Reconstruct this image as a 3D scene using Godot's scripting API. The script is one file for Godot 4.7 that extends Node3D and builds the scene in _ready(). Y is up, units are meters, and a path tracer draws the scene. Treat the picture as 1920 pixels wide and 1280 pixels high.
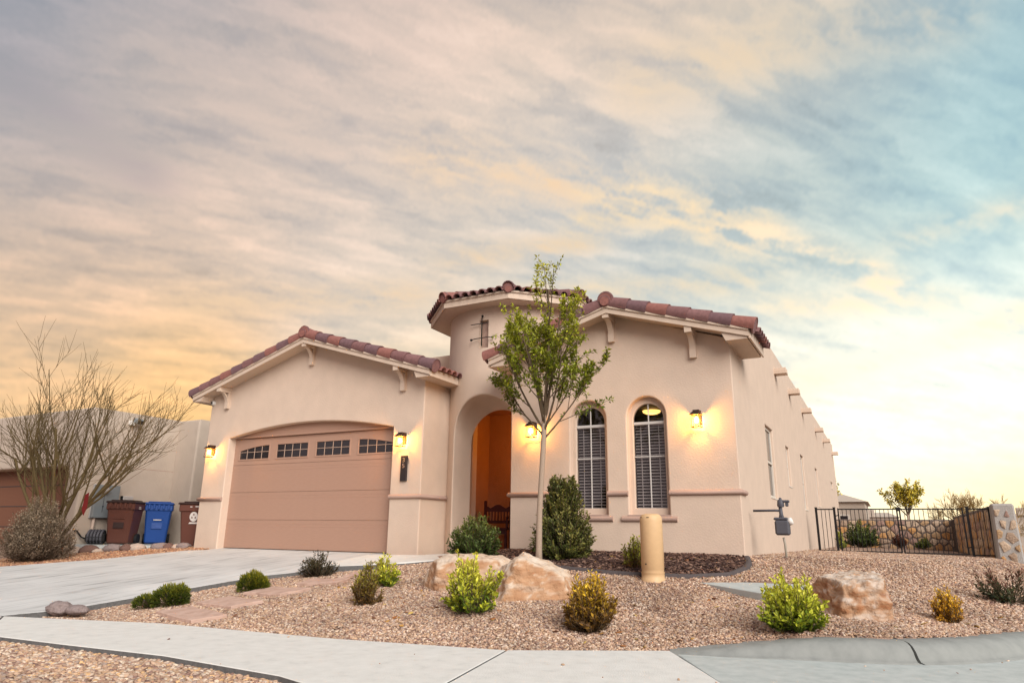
extends Node3D

var rng := RandomNumberGenerator.new()
var M := {}
var used := {}
var HZ := PackedVector2Array()   # frontage of the yard, x and z
var LOT := PackedVector2Array()

# ---------------------------------------------------------------- camera, sky, added key light
func _ready():
	rng.seed = 7
	var cam := Camera3D.new()
	cam.name = "camera"
	cam.position = Vector3(0, 1, 0)
	cam.rotation = Vector3(deg_to_rad(15.55), deg_to_rad(28.25), deg_to_rad(0.77))
	cam.fov = 53.13
	cam.near = 0.05
	cam.far = 2500.0
	add_child(cam)
	cam.current = true
	var env := Environment.new()
	env.background_mode = Environment.BG_SKY
	env.tonemap_mode = Environment.TONE_MAPPER_LINEAR
	env.tonemap_exposure = EXPOSURE
	env.sdfgi_enabled = true
	env.ssao_enabled = true
	env.ssil_enabled = true
	var sky := Sky.new()
	var pano := PanoramaSkyMaterial.new()
	pano.panorama = ImageTexture.create_from_image(sky_image())
	pano.energy_multiplier = 1.0
	sky.sky_material = pano
	env.sky = sky
	var we := WorldEnvironment.new()
	we.name = "sky"
	we.environment = env
	add_child(we)
	var soft_key := DirectionalLight3D.new()  # broad soft key added from front right, though sunset lies behind the house
	soft_key.name = "soft_key"
	soft_key.light_color = Color(1.0, 0.985, 0.965)
	soft_key.light_energy = 0.5
	soft_key.light_angular_distance = 45.0
	soft_key.shadow_enabled = true
	soft_key.rotation = Vector3(deg_to_rad(-31), deg_to_rad(50), 0)
	add_child(soft_key)
	materials()
	frontage()
	build_ground()
	build_house()
	build_neighbours()
	build_stone_walls()
	build_gate()
	build_lanterns()
	build_yard()
	build_bins_and_boxes()
	build_plants()
	build_gravel()

const EXPOSURE := 2.82

# the sky: colours that change slowly with direction, and layers of thin cloud on top
func sky_image() -> Image:
	var P := []   # azimuth, elevation, colour as seen, width
	var add := func(az, el, r, g, b, w = 9.5): P.append([az, el, Color(r / 255.0, g / 255.0, b / 255.0).srgb_to_linear(), w])
	add.call(-70, 34, 106, 126, 148); add.call(-60, 37, 156, 156, 160); add.call(-42, 41, 192, 176, 166); add.call(-21, 42, 208, 188, 172)
	add.call(-2, 39, 222, 198, 172); add.call(14, 34, 164, 192, 198); add.call(-69, 25, 158, 160, 168); add.call(-59, 28, 190, 178, 170)
	add.call(-41, 32, 214, 196, 184); add.call(-21, 32, 226, 206, 188); add.call(-3, 30, 162, 188, 198); add.call(11, 27, 148, 192, 204)
	add.call(-67, 19, 192, 178, 168); add.call(-57, 21, 222, 198, 180); add.call(-41, 23, 216, 200, 188); add.call(-22, 24, 186, 198, 202); add.call(-50, 26, 214, 194, 182); add.call(-31, 27, 222, 204, 186)
	add.call(-4, 22, 196, 202, 190); add.call(10, 20, 186, 210, 206); add.call(-66, 12.6, 234, 196, 158); add.call(-55, 14.4, 238, 198, 156)
	add.call(-45, 16.5, 208, 200, 188); add.call(-35, 17, 204, 204, 194); add.call(-15, 20.5, 194, 202, 200); add.call(-5, 14.6, 226, 226, 216, 8.0); add.call(9, 13.7, 216, 228, 226, 7.0); add.call(4, 10, 242, 242, 232, 6.0)
	add.call(-65, 6.3, 250, 200, 130, 9.0); add.call(-54.6, 8.0, 255, 200, 108, 5.5); add.call(-53, 11.8, 246, 200, 140, 5.0); add.call(-2, 6, 255, 246, 222, 7.0)
	add.call(3, 2.5, 255, 236, 186, 4.0); add.call(7.4, 6, 255, 248, 228, 7.0); add.call(8, 1, 255, 220, 146, 4.0); add.call(25, 3, 255, 226, 170); add.call(25, 15, 226, 218, 198)
	add.call(-90, 4, 222, 176, 136, 14.0); add.call(-110, 4, 206, 172, 150, 16.0); add.call(-35, 9, 250, 214, 160, 9.0); add.call(-20, 8, 252, 226, 178, 9.0)
	add.call(-100, 25, 150, 150, 158, 22.0); add.call(-60, 55, 158, 154, 156, 20.0); add.call(0, 55, 176, 182, 184, 20.0); add.call(40, 25, 130, 172, 190, 20.0)
	add.call(60, 10, 206, 196, 184, 20.0); add.call(60, 45, 140, 166, 182, 24.0); add.call(100, 20, 160, 166, 178, 26.0); add.call(150, 20, 172, 164, 172, 30.0)
	add.call(-150, 20, 172, 162, 168, 30.0); add.call(180, 50, 160, 160, 170, 34.0); add.call(90, 75, 156, 160, 170, 30.0); add.call(-90, 75, 158, 158, 166, 30.0)
	add.call(130, 3, 196, 176, 172, 20.0); add.call(-150, 3, 200, 172, 166, 24.0); add.call(180, 3, 196, 172, 172, 24.0)
	var dirs := []
	for p in P:
		var a := deg_to_rad(p[0]); var e := deg_to_rad(p[1])
		dirs.append(Vector3(sin(a) * cos(e), sin(e), -cos(a) * cos(e)))
	var lw := 256 + 32
	var lh := 128
	var low := PackedFloat32Array()
	low.resize(lw * lh * 3)
	for j in lh:
		var el := (0.5 - (j + 0.5) / lh) * PI
		var y := sin(maxf(el, 0.0))
		var c := cos(maxf(el, 0.0))
		for i in lw:
			var a := (i - 16 + 0.5) / 256.0 * TAU
			var d := Vector3(sin(a) * c, y, -cos(a) * c)
			var s := 1e-9
			var col := Vector3.ZERO
			for k in dirs.size():
				var w: float = deg_to_rad(P[k][3])
				var q: float = (1.0 - d.dot(dirs[k])) * 2.0 / (w * w)
				if q < 14.0 or P[k][3] > 19.0:
					var g := exp(-q) / w + 1e-7 / (0.02 + q)
					s += g
					col += Vector3(P[k][2].r, P[k][2].g, P[k][2].b) * g
			col /= s
			var o := (j * lw + i) * 3
			low[o] = col.x; low[o + 1] = col.y; low[o + 2] = col.z
	var small := Image.create_from_data(lw, lh, false, Image.FORMAT_RGBF, low.to_byte_array())
	var W := 2048
	var H := 1024
	small.resize(W + 256, H, Image.INTERPOLATE_CUBIC)
	var px := small.get_region(Rect2i(128, 0, W, H)).get_data().to_float32_array()
	var n1 := FastNoiseLite.new(); n1.seed = 11; n1.frequency = 0.9; n1.fractal_octaves = 5; n1.fractal_gain = 0.55; n1.domain_warp_enabled = true; n1.domain_warp_amplitude = 0.55; n1.domain_warp_frequency = 0.8
	var n2 := FastNoiseLite.new(); n2.seed = 23; n2.frequency = 3.6; n2.fractal_octaves = 6; n2.fractal_gain = 0.68; n2.domain_warp_enabled = true; n2.domain_warp_amplitude = 0.22; n2.domain_warp_frequency = 1.8
	var n3 := FastNoiseLite.new(); n3.seed = 5; n3.frequency = 0.5; n3.fractal_octaves = 4
	# long bright bands of cirrus, each an arc through the sky: from, to, half width (degrees), strength
	var B := []
	var band := func(a0, e0, a1, e1, w, s, r, g, b):
		B.append([dir_of(a0, e0), dir_of(a1, e1), deg_to_rad(w), s, Color(r / 255.0, g / 255.0, b / 255.0).srgb_to_linear()])
	band.call(-37, 30, -19, 27.6, 2.4, 0.7, 246, 214, 178); band.call(-20, 27.8, -7, 23.5, 2.0, 1.1, 255, 228, 188); band.call(-8, 23.6, 2.5, 18.2, 1.1, 1.1, 255, 234, 202)
	band.call(-9, 10.4, 13, 14.8, 1.15, 1.35, 255, 240, 214); band.call(-18, 35.6, -2, 37.0, 3.0, 0.5, 236, 212, 180); band.call(-2, 37, 10, 35.6, 2.2, 0.55, 232, 214, 190)
	band.call(-34, 22.2, -21, 23.8, 1.1, 0.45, 240, 206, 160); band.call(-23, 25.2, -17, 26.2, 1.0, 0.5, 248, 222, 178); band.call(-27, 19.2, -8, 19.8, 1.3, 0.45, 250, 216, 164)
	band.call(3, 21.0, 12, 21.8, 1.0, 0.4, 246, 226, 196); band.call(-54, 16.6, -36, 19.2, 1.4, 0.5, 240, 208, 168); band.call(-7, 17.6, 6, 16.2, 1.1, 0.5, 250, 230, 196)
	band.call(-62, 33, -44, 30, 3.2, 0.28, 206, 190, 178); band.call(-70, 29, -58, 25, 2.2, 0.3, 136, 140, 154); band.call(-50, 12, -38, 13.6, 1.2, 0.4, 250, 214, 160)
	var glow := dir_of(5, 3)
	for j in H / 2:
		var el := (0.5 - (j + 0.5) / H) * PI
		var y := sin(el)
		var c := cos(el)
		for i in W:
			var a := (i + 0.5) / W * TAU
			var d := Vector3(sin(a) * c, y, -cos(a) * c)
			var k := 1.0 / (y + 0.16)
			var u := d.x * k
			var v := d.z * k
			# turned so that the streaks run from upper left down to the right
			var s := u * 0.62 - v * 0.785
			var t := u * 0.785 + v * 0.62
			var big := n1.get_noise_2d(s * 0.8, t * 1.7)
			var fine := n2.get_noise_2d(s * 0.75, t * 2.0)
			var patch := n3.get_noise_2d(u, v)
			var o := (j * W + i) * 3
			var col := Vector3(px[o], px[o + 1], px[o + 2])
			var near := smoothstep(0.0, 0.16, y)
			var m := (big * 0.48 + fine * 0.9) * near
			var light := 1.10 + m * 0.42 + patch * 0.06 * near
			# thicker parts are greyer, thin bright parts warmer
			var warm := clampf(m * 1.7, -0.75, 0.75)
			col = Vector3(col.x * light * (1.0 + 0.07 * warm), col.y * light * (1.0 - 0.01 * warm), col.z * light * (1.0 - (0.05 if warm > 0.0 else 0.11) * warm))
			if i < 260 or i > 1560:
				for b in B:
					var p: Vector3 = b[0]
					var q: Vector3 = b[1]
					var along := (d - p).dot(q - p) / (q - p).length_squared()
					if along > -0.3 and along < 1.3:
						var off: float = (d - p - (q - p) * along).length() / b[2]
						if off < 2.6:
							var g: float = exp(-off * off) * smoothstep(-0.3, 0.15, along) * (1.0 - smoothstep(0.85, 1.3, along)) * b[3]
							g *= clampf(0.62 + fine * 1.9 + big * 0.6, 0.0, 1.5)
							col = col.lerp(Vector3(b[4].r, b[4].g, b[4].b), clampf(g, 0.0, 0.92))
			# the glow of the sun that has just gone down
			col *= Vector3.ONE + Vector3(0.36, 0.32, 0.24) * exp(-(1.0 - d.dot(glow)) * 22.0)
			px[o] = col.x / EXPOSURE; px[o + 1] = col.y / EXPOSURE; px[o + 2] = col.z / EXPOSURE
	for o in range(W * (H / 2) * 3, W * H * 3):
		px[o] = 0.22 / EXPOSURE
	return Image.create_from_data(W, H, false, Image.FORMAT_RGBF, px.to_byte_array())

func dir_of(az: float, el: float) -> Vector3:
	var a := deg_to_rad(az); var e := deg_to_rad(el)
	return Vector3(sin(a) * cos(e), sin(e), -cos(a) * cos(e))

# ---------------------------------------------------------------- naming helpers
func numbered(called: String) -> String:
	if not used.has(called):
		used[called] = 0
		return called
	used[called] += 1
	return "%s_%03d" % [called, used[called]]

func tag(o: Node3D, label: String, category: String, group := "", kind := "") -> Node3D:
	if label: o.set_meta("label", label)
	if category: o.set_meta("category", category)
	if group: o.set_meta("group", group)
	if kind: o.set_meta("kind", kind)
	return o

func thing(called: String, label: String, category: String, at := Vector3.ZERO, turn := 0.0, group := "") -> Node3D:
	var o := Node3D.new()
	o.name = numbered(called)
	o.position = at
	o.rotation_degrees.y = turn
	add_child(o)
	return tag(o, label, category, group)

func origin_of(n: Node) -> Vector3:
	var o := Vector3.ZERO
	while n != self:
		o += n.position
		n = n.get_parent()
	return o

func msh(st) -> Mesh:
	if st is SurfaceTool:
		st.generate_normals()
		return st.commit()
	return st

# a part whose mesh is given in the parent's own coordinates
func part(called: String, st, m: Material, parent: Node, at := Vector3.ZERO) -> MeshInstance3D:
	var o := MeshInstance3D.new()
	o.mesh = msh(st)
	o.material_override = m
	o.position = at
	if parent == self:
		o.name = numbered(called)
	else:
		var key := str(parent.get_instance_id()) + called
		o.name = called if not used.has(key) else "%s_%03d" % [called, used[key]]
		used[key] = used.get(key, 0) + 1
	parent.add_child(o, true)
	return o

# a part whose mesh is given in the scene's coordinates
func wpart(called: String, st, m: Material, parent: Node) -> MeshInstance3D:
	var o := part(called, st, m, parent)
	o.position = -origin_of(parent)
	return o

func setting(called: String, st, m: Material) -> MeshInstance3D:
	var o := part(called, st, m, self)
	o.set_meta("kind", "structure")
	return o

# ---------------------------------------------------------------- mesh helpers
func mb(flat := false) -> SurfaceTool:
	var st := SurfaceTool.new()
	st.begin(Mesh.PRIMITIVE_TRIANGLES)
	st.set_smooth_group(-1 if flat else 0)
	return st

func tri(st: SurfaceTool, a: Vector3, b: Vector3, c: Vector3):
	st.add_vertex(a); st.add_vertex(b); st.add_vertex(c)

# corners given anticlockwise as seen from outside
func quad(st: SurfaceTool, a: Vector3, b: Vector3, c: Vector3, d: Vector3):
	tri(st, a, c, b); tri(st, a, d, c)

# a box with chamfered edges
func box(st: SurfaceTool, at: Vector3, size: Vector3, ch := 0.0, bs := Basis.IDENTITY, top := Vector2.ONE):
	st.set_smooth_group(-1)
	var h := size * 0.5
	ch = minf(ch, minf(h.x, minf(h.y, h.z)) * 0.9)
	var f := func(p: Vector3) -> Vector3:
		var t := clampf((p.y + h.y) / size.y, 0.0, 1.0)
		return at + bs * Vector3(p.x * lerpf(1.0, top.x, t), p.y, p.z * lerpf(1.0, top.y, t))
	for ax in 3:
		for s in [-1.0, 1.0]:
			var u := (ax + 1) % 3
			var v := (ax + 2) % 3
			var n := Vector3.ZERO; n[ax] = s * h[ax]
			var eu := Vector3.ZERO; eu[u] = h[u] - ch
			var ev := Vector3.ZERO; ev[v] = (h[v] - ch) * s
			quad(st, f.call(n - eu - ev), f.call(n + eu - ev), f.call(n + eu + ev), f.call(n - eu + ev))
	if ch <= 0.0:
		return
	for ax in 3:
		var u := (ax + 1) % 3
		var v := (ax + 2) % 3
		for su in [-1.0, 1.0]:
			for sv in [-1.0, 1.0]:
				var p := Vector3.ZERO; p[u] = su * h[u]; p[v] = sv * (h[v] - ch)
				var q := Vector3.ZERO; q[u] = su * (h[u] - ch); q[v] = sv * h[v]
				var e := Vector3.ZERO; e[ax] = (h[ax] - ch) * su * sv
				quad(st, f.call(p - e), f.call(q - e), f.call(q + e), f.call(p + e))
	for sx in [-1.0, 1.0]:
		for sy in [-1.0, 1.0]:
			for sz in [-1.0, 1.0]:
				var a := Vector3(sx * h.x, sy * (h.y - ch), sz * (h.z - ch))
				var b := Vector3(sx * (h.x - ch), sy * h.y, sz * (h.z - ch))
				var c := Vector3(sx * (h.x - ch), sy * (h.y - ch), sz * h.z)
				if sx * sy * sz > 0: tri(st, f.call(a), f.call(c), f.call(b))
				else: tri(st, f.call(a), f.call(b), f.call(c))

func boxm(at: Vector3, size: Vector3, ch := 0.0, bs := Basis.IDENTITY, top := Vector2.ONE) -> SurfaceTool:
	var st := mb(true)
	box(st, at, size, ch, bs, top)
	return st

func tube(st: SurfaceTool, pts: Array, radii: Array, sides := 6, caps := true):
	var n := pts.size()
	var rings := []
	var up := Vector3.UP
	for i in n:
		var t: Vector3 = (pts[mini(i + 1, n - 1)] - pts[maxi(i - 1, 0)]).normalized()
		if i == 0 and absf(t.dot(up)) > 0.9: up = Vector3.RIGHT
		var x := up.cross(t).normalized()
		up = t.cross(x).normalized()
		var ring := []
		for k in sides:
			var a := TAU * k / sides
			ring.append(pts[i] + (x * cos(a) + up * sin(a)) * radii[mini(i, radii.size() - 1)])
		rings.append(ring)
	for i in n - 1:
		for k in sides:
			var l := (k + 1) % sides
			quad(st, rings[i][k], rings[i][l], rings[i + 1][l], rings[i + 1][k])
	if caps:
		for k in range(1, sides - 1):
			tri(st, rings[0][0], rings[0][k], rings[0][k + 1])
			tri(st, rings[n - 1][0], rings[n - 1][k + 1], rings[n - 1][k])

# profile of (radius, height) turned round the y axis
func lathe(st: SurfaceTool, at: Vector3, prof: Array, sides := 24):
	for i in prof.size() - 1:
		for k in sides:
			var a := TAU * k / sides
			var b := TAU * (k + 1) / sides
			var p: Vector2 = prof[i]
			var q: Vector2 = prof[i + 1]
			var pa := at + Vector3(cos(a) * p.x, p.y, sin(a) * p.x)
			var pb := at + Vector3(cos(b) * p.x, p.y, sin(b) * p.x)
			var qa := at + Vector3(cos(a) * q.x, q.y, sin(a) * q.x)
			var qb := at + Vector3(cos(b) * q.x, q.y, sin(b) * q.x)
			if p.x > 1e-5: tri(st, pa, pb, qa)
			if q.x > 1e-5: tri(st, pb, qb, qa)

# polygon (x, y) thickened from z = 0 back to z = -depth
func prism(st: SurfaceTool, poly: PackedVector2Array, xf: Transform3D, depth: float, back := true):
	st.set_smooth_group(-1)
	var p := poly
	if Geometry2D.is_polygon_clockwise(p):
		p = p.duplicate(); p.reverse()
	var idx := Geometry2D.triangulate_polygon(p)
	for i in range(0, idx.size(), 3):
		var a := p[idx[i]]; var b := p[idx[i + 1]]; var c := p[idx[i + 2]]
		if (b - a).cross(c - a) < 0:
			var s := b; b = c; c = s
		tri(st, xf * v3(a, 0), xf * v3(c, 0), xf * v3(b, 0))
		if back: tri(st, xf * v3(a, -depth), xf * v3(b, -depth), xf * v3(c, -depth))
	for i in p.size():
		var a := p[i]; var b := p[(i + 1) % p.size()]
		quad(st, xf * v3(a, -depth), xf * v3(b, -depth), xf * v3(b, 0), xf * v3(a, 0))

func v3(p: Vector2, z: float) -> Vector3:
	return Vector3(p.x, p.y, z)

func inset(poly: PackedVector2Array, d: float) -> PackedVector2Array:   # anticlockwise polygon, d > 0 shrinks it
	var out := PackedVector2Array()
	var n := poly.size()
	for i in n:
		var a := (poly[i] - poly[(i + n - 1) % n]).normalized()
		var b := (poly[(i + 1) % n] - poly[i]).normalized()
		var na := Vector2(-a.y, a.x)
		var nb := Vector2(-b.y, b.x)
		var m := (na + nb).normalized()
		out.append(poly[i] + m * d / maxf(m.dot(na), 0.3))
	return out

# flat plate with holes: front face at z = 0 looking to +z, rounded edges, sides running back
func plate(st: SurfaceTool, outer: PackedVector2Array, holes: Array, xf: Transform3D, depth: float, rh: float, ro := -1.0):
	if ro < 0.0: ro = rh
	var polys := [inset(outer, ro)]
	var edges := [outer]
	for h in holes:
		var r: PackedVector2Array = h.duplicate()
		r.reverse()
		edges.append(r)
		polys.append(inset(r, rh))
	var xs := []
	for p in polys:
		for q in p:
			xs.append(q.x)
	xs.sort()
	st.set_smooth_group(-1)
	for i in xs.size() - 1:
		var x0: float = xs[i]
		var x1: float = xs[i + 1]
		if x1 - x0 < 1e-5: continue
		var seg := []
		for p in polys:
			for k in p.size():
				var a: Vector2 = p[k]
				var b: Vector2 = p[(k + 1) % p.size()]
				if a.x > b.x:
					var s := a; a = b; b = s
				if a.x <= x0 + 1e-6 and b.x >= x1 - 1e-6 and b.x - a.x > 1e-6:
					seg.append([lerpf(a.y, b.y, (x0 - a.x) / (b.x - a.x)), lerpf(a.y, b.y, (x1 - a.x) / (b.x - a.x))])
		seg.sort_custom(func(l, r): return l[0] + l[1] < r[0] + r[1])
		for k in range(0, seg.size() - 1, 2):
			quad(st, xf * Vector3(x0, seg[k][0], 0), xf * Vector3(x1, seg[k][1], 0), xf * Vector3(x1, seg[k + 1][1], 0), xf * Vector3(x0, seg[k + 1][0], 0))
	var steps := 4
	for e in edges.size():
		# faces are shaded as one only where the outline bends gently
		var grp := []
		var g := 0
		var ee: PackedVector2Array = edges[e]
		for k in ee.size():
			var d0 := (ee[k] - ee[(k + ee.size() - 1) % ee.size()]).normalized()
			var d1 := (ee[(k + 1) % ee.size()] - ee[k]).normalized()
			if d0.dot(d1) < 0.9: g += 1
			grp.append(g)
		var rings := []
		var rb := ro if e == 0 else rh
		for s in steps + 1:
			var t := PI / 2 * s / steps
			rings.append([inset(edges[e], rb * (1.0 - sin(t))), -rb * (1.0 - cos(t))])
		rings.append([edges[e], -depth])
		for s in rings.size() - 1:
			var a: PackedVector2Array = rings[s][0]
			var b: PackedVector2Array = rings[s + 1][0]
			for k in a.size():
				var l := (k + 1) % a.size()
				st.set_smooth_group((100 if s < steps else 200) + grp[k] + e * 300)
				quad(st, xf * v3(b[k], rings[s + 1][1]), xf * v3(b[l], rings[s + 1][1]), xf * v3(a[l], rings[s][1]), xf * v3(a[k], rings[s][1]))

func rect(x0: float, y0: float, x1: float, y1: float) -> PackedVector2Array:
	return PackedVector2Array([Vector2(x0, y0), Vector2(x1, y0), Vector2(x1, y1), Vector2(x0, y1)])

func arched(cx: float, y0: float, hw: float, top: float, n := 20) -> PackedVector2Array:
	var p := PackedVector2Array([Vector2(cx - hw, y0), Vector2(cx + hw, y0)])
	for i in n + 1:
		var a := PI * i / n
		p.append(Vector2(cx + cos(a) * hw, top - hw + sin(a) * hw))
	return p

# swept profile: points of the path, profile (out, up) with out to the right of the travel direction
func sweep(st: SurfaceTool, path: Array, prof: Array, closed_prof := true, lift = null):
	var rings := []
	var n := path.size()
	for i in n:
		var a: Vector3 = path[maxi(i - 1, 0)]
		var b: Vector3 = path[mini(i + 1, n - 1)]
		var t := Vector3(b.x - a.x, 0, b.z - a.z).normalized()
		var m := 1.0
		if i > 0 and i < n - 1:
			var t0 := Vector3(path[i].x - a.x, 0, path[i].z - a.z).normalized()
			var t1 := Vector3(b.x - path[i].x, 0, b.z - path[i].z).normalized()
			t = (t0 + t1).normalized()
			m = 1.0 / maxf(t.dot(t0), 0.4)
		var right := Vector3(-t.z, 0, t.x)
		var ring := []
		for p in prof:
			var k: float = lift.call(i) if lift != null else 1.0
			ring.append(path[i] + right * p.x * m + Vector3.UP * p.y * k)
		rings.append(ring)
	var c := prof.size()
	for i in n - 1:
		for k in (c if closed_prof else c - 1):
			var l := (k + 1) % c
			quad(st, rings[i][k], rings[i + 1][k], rings[i + 1][l], rings[i][l])
	if closed_prof:
		st.set_smooth_group(-1)
		for k in range(1, c - 1):
			tri(st, rings[0][0], rings[0][k], rings[0][k + 1])
			tri(st, rings[n - 1][0], rings[n - 1][k + 1], rings[n - 1][k])
		st.set_smooth_group(0)

# ---------------------------------------------------------------- materials
func lin(r: float, g: float, b: float) -> Color:
	return Color(r, g, b).linear_to_srgb()

func noise_tex(sd: int, freq: float, ramp: Array, size := 512, oct := 5, type := FastNoiseLite.TYPE_SIMPLEX_SMOOTH, stretch := false) -> NoiseTexture2D:
	var n := FastNoiseLite.new()
	n.seed = sd; n.frequency = freq; n.fractal_octaves = oct; n.noise_type = type; n.fractal_gain = 0.55
	var t := NoiseTexture2D.new()
	t.width = size; t.height = size; t.seamless = true; t.noise = n
	if ramp.size():
		var g := Gradient.new()
		g.offsets = PackedFloat32Array(); g.colors = PackedColorArray()
		var off := PackedFloat32Array(); var cols := PackedColorArray()
		for i in ramp.size():
			off.append(float(i) / (ramp.size() - 1)); cols.append(ramp[i])
		g.offsets = off; g.colors = cols
		t.color_ramp = g
	return t

func mat(called: String, c: Color, rough := 0.8) -> StandardMaterial3D:
	var m := StandardMaterial3D.new()
	m.resource_name = called
	m.albedo_color = c
	m.roughness = rough
	m.metallic_specular = 0.35
	M[called] = m
	return m

# colour texture laid on in world space; tile is metres per repeat
func textured(called: String, tex: Texture2D, tile: float, rough := 0.85, bump: Texture2D = null, bump_cm := 0.3) -> StandardMaterial3D:
	var m := mat(called, Color.WHITE, rough)
	m.albedo_texture = tex
	m.uv1_triplanar = true
	m.uv1_world_triplanar = true
	m.uv1_scale = Vector3.ONE / tile
	if bump:
		m.heightmap_enabled = true
		m.heightmap_texture = bump
		m.heightmap_scale = bump_cm
	return m

func around(r: float, g: float, b: float, spread: float) -> Array:
	return [lin(r * (1 - spread), g * (1 - spread), b * (1 - spread)), lin(r, g, b), lin(r * (1 + spread), g * (1 + spread), b * (1 + spread))]

func materials():
	var stucco_bump := noise_tex(3, 0.075, [], 1024, 5)
	textured("stucco", noise_tex(1, 0.006, around(0.61, 0.47, 0.365, 0.05), 1024, 5), 3.1, 0.92, stucco_bump, 0.22)
	textured("stucco_trim", noise_tex(2, 0.01, around(0.41, 0.28, 0.225, 0.08)), 1.7, 0.85, stucco_bump, 0.3)
	textured("stucco_neighbour", noise_tex(4, 0.006, around(0.47, 0.385, 0.31, 0.06), 1024, 5), 3.7, 0.92, stucco_bump, 0.4)
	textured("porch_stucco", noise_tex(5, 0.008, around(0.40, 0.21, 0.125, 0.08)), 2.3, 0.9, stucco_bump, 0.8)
	textured("fascia", noise_tex(6, 0.02, around(0.60, 0.465, 0.36, 0.05)), 1.3, 0.7)
	textured("door_paint", noise_tex(7, 0.02, around(0.39, 0.235, 0.168, 0.05)), 1.1, 0.6, noise_tex(77, 0.03, [], 512, 4), 0.10).uv1_scale = Vector3(0.5, 7.0, 0.5)
	mat("door_grid", lin(0.42, 0.29, 0.22), 0.6)
	var dg := mat("door_glass", lin(0.018, 0.016, 0.018), 0.12)
	dg.metallic_specular = 0.6
	var tones := [[0.20, 0.098, 0.092], [0.27, 0.112, 0.09], [0.165, 0.092, 0.095], [0.22, 0.112, 0.105]]
	for i in 4:
		var t: Array = tones[i]
		textured("tile%d" % i, noise_tex(20 + i, 0.03, around(t[0], t[1], t[2], 0.22), 256), 0.6, 0.7, noise_tex(30 + i, 0.06, [], 256), 0.15)
	mat("tile_dark", lin(0.11, 0.06, 0.055), 0.8)
	textured("concrete", noise_tex(40, 0.012, [lin(0.57, 0.555, 0.51), lin(0.65, 0.63, 0.58), lin(0.68, 0.66, 0.61), lin(0.72, 0.70, 0.65)], 1024, 6), 2.6, 0.85, noise_tex(41, 0.14, [], 1024, 5), 0.25)
	textured("concrete_kerb", noise_tex(42, 0.012, [lin(0.38, 0.41, 0.385), lin(0.45, 0.475, 0.45), lin(0.51, 0.53, 0.50)], 1024, 6), 2.1, 0.85, noise_tex(43, 0.09, [], 1024, 4), 0.15)
	textured("concrete_roll", noise_tex(39, 0.012, [lin(0.20, 0.205, 0.19), lin(0.26, 0.265, 0.245), lin(0.31, 0.31, 0.285)], 1024, 6), 2.1, 0.85, noise_tex(38, 0.09, [], 1024, 4), 0.15)
	textured("concrete_drive", drive_texture(), 6.0, 0.8, noise_tex(44, 0.09, [], 1024, 4), 0.1)
	textured("edging", noise_tex(45, 0.03, around(0.085, 0.07, 0.068, 0.2)), 1.0, 0.9, noise_tex(46, 0.08, []), 0.3)
	textured("soil_shade_edge", noise_tex(36, 0.03, around(0.13, 0.125, 0.12, 0.3)), 0.9, 0.9)  # soil stain and edge shadow both put into this dark colour
	textured("asphalt", noise_tex(47, 0.08, around(0.06, 0.058, 0.056, 0.3)), 1.5, 0.9)
	textured("gravel_bed", noise_tex(48, 0.16, [lin(0.15, 0.085, 0.06), lin(0.30, 0.19, 0.135), lin(0.40, 0.27, 0.20), lin(0.22, 0.13, 0.09)], 1024, 3, FastNoiseLite.TYPE_CELLULAR), 1.9, 0.95, noise_tex(49, 0.12, [], 1024, 3, FastNoiseLite.TYPE_CELLULAR), 2.0)
	textured("mulch_bed", noise_tex(50, 0.1, around(0.075, 0.042, 0.034, 0.5)), 1.1, 0.95, noise_tex(51, 0.1, []), 2.0)
	var pb := mat("pebble", Color.WHITE, 0.85)
	pb.vertex_color_use_as_albedo = true
	textured("flagstone", noise_tex(52, 0.014, [lin(0.40, 0.25, 0.19), lin(0.51, 0.345, 0.27), lin(0.57, 0.40, 0.32)], 512, 5), 1.3, 0.85, noise_tex(53, 0.03, []), 0.6)
	var strata := rock_texture()
	textured("boulder", strata, 1.25, 0.88, noise_tex(54, 0.02, [], 512, 6), 2.4).vertex_color_use_as_albedo = true
	textured("boulder_pale", rock_texture(true), 1.1, 0.88, noise_tex(55, 0.02, [], 512, 6), 2.2).vertex_color_use_as_albedo = true
	textured("rock_grey", noise_tex(56, 0.03, around(0.24, 0.185, 0.17, 0.35)), 0.5, 0.85, noise_tex(57, 0.04, []), 0.6)
	textured("rock_brown", noise_tex(58, 0.03, around(0.16, 0.09, 0.07, 0.35)), 0.5, 0.85)
	textured("rock_pale", noise_tex(59, 0.03, around(0.44, 0.34, 0.27, 0.25)), 0.5, 0.85)
	for i in 5:
		var t: Array = [[0.42, 0.27, 0.15], [0.34, 0.24, 0.17], [0.46, 0.34, 0.24], [0.30, 0.19, 0.15], [0.47, 0.25, 0.10]][i]
		textured("wall_stone%d" % i, noise_tex(60 + i, 0.02, around(t[0], t[1], t[2], 0.35), 256), 0.45, 0.88, noise_tex(66 + i, 0.03, [], 256), 1.2)
	textured("mortar", noise_tex(72, 0.03, around(0.36, 0.33, 0.30, 0.15)), 0.8, 0.95, noise_tex(73, 0.06, []), 0.8)
	textured("mortar_dark", noise_tex(74, 0.03, around(0.15, 0.115, 0.095, 0.2)), 0.8, 0.95)
	var iron := mat("iron", lin(0.018, 0.016, 0.016), 0.5)
	iron.metallic = 0.3
	var bronze := mat("bronze", lin(0.055, 0.03, 0.02), 0.5)
	bronze.metallic = 0.4
	mat("white_frame", lin(0.60, 0.53, 0.45), 0.5)
	mat("blind", lin(0.50, 0.44, 0.42), 0.6)
	mat("grid_white", lin(0.56, 0.52, 0.48), 0.5)
	mat("room", lin(0.06, 0.052, 0.05), 0.9)
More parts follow.
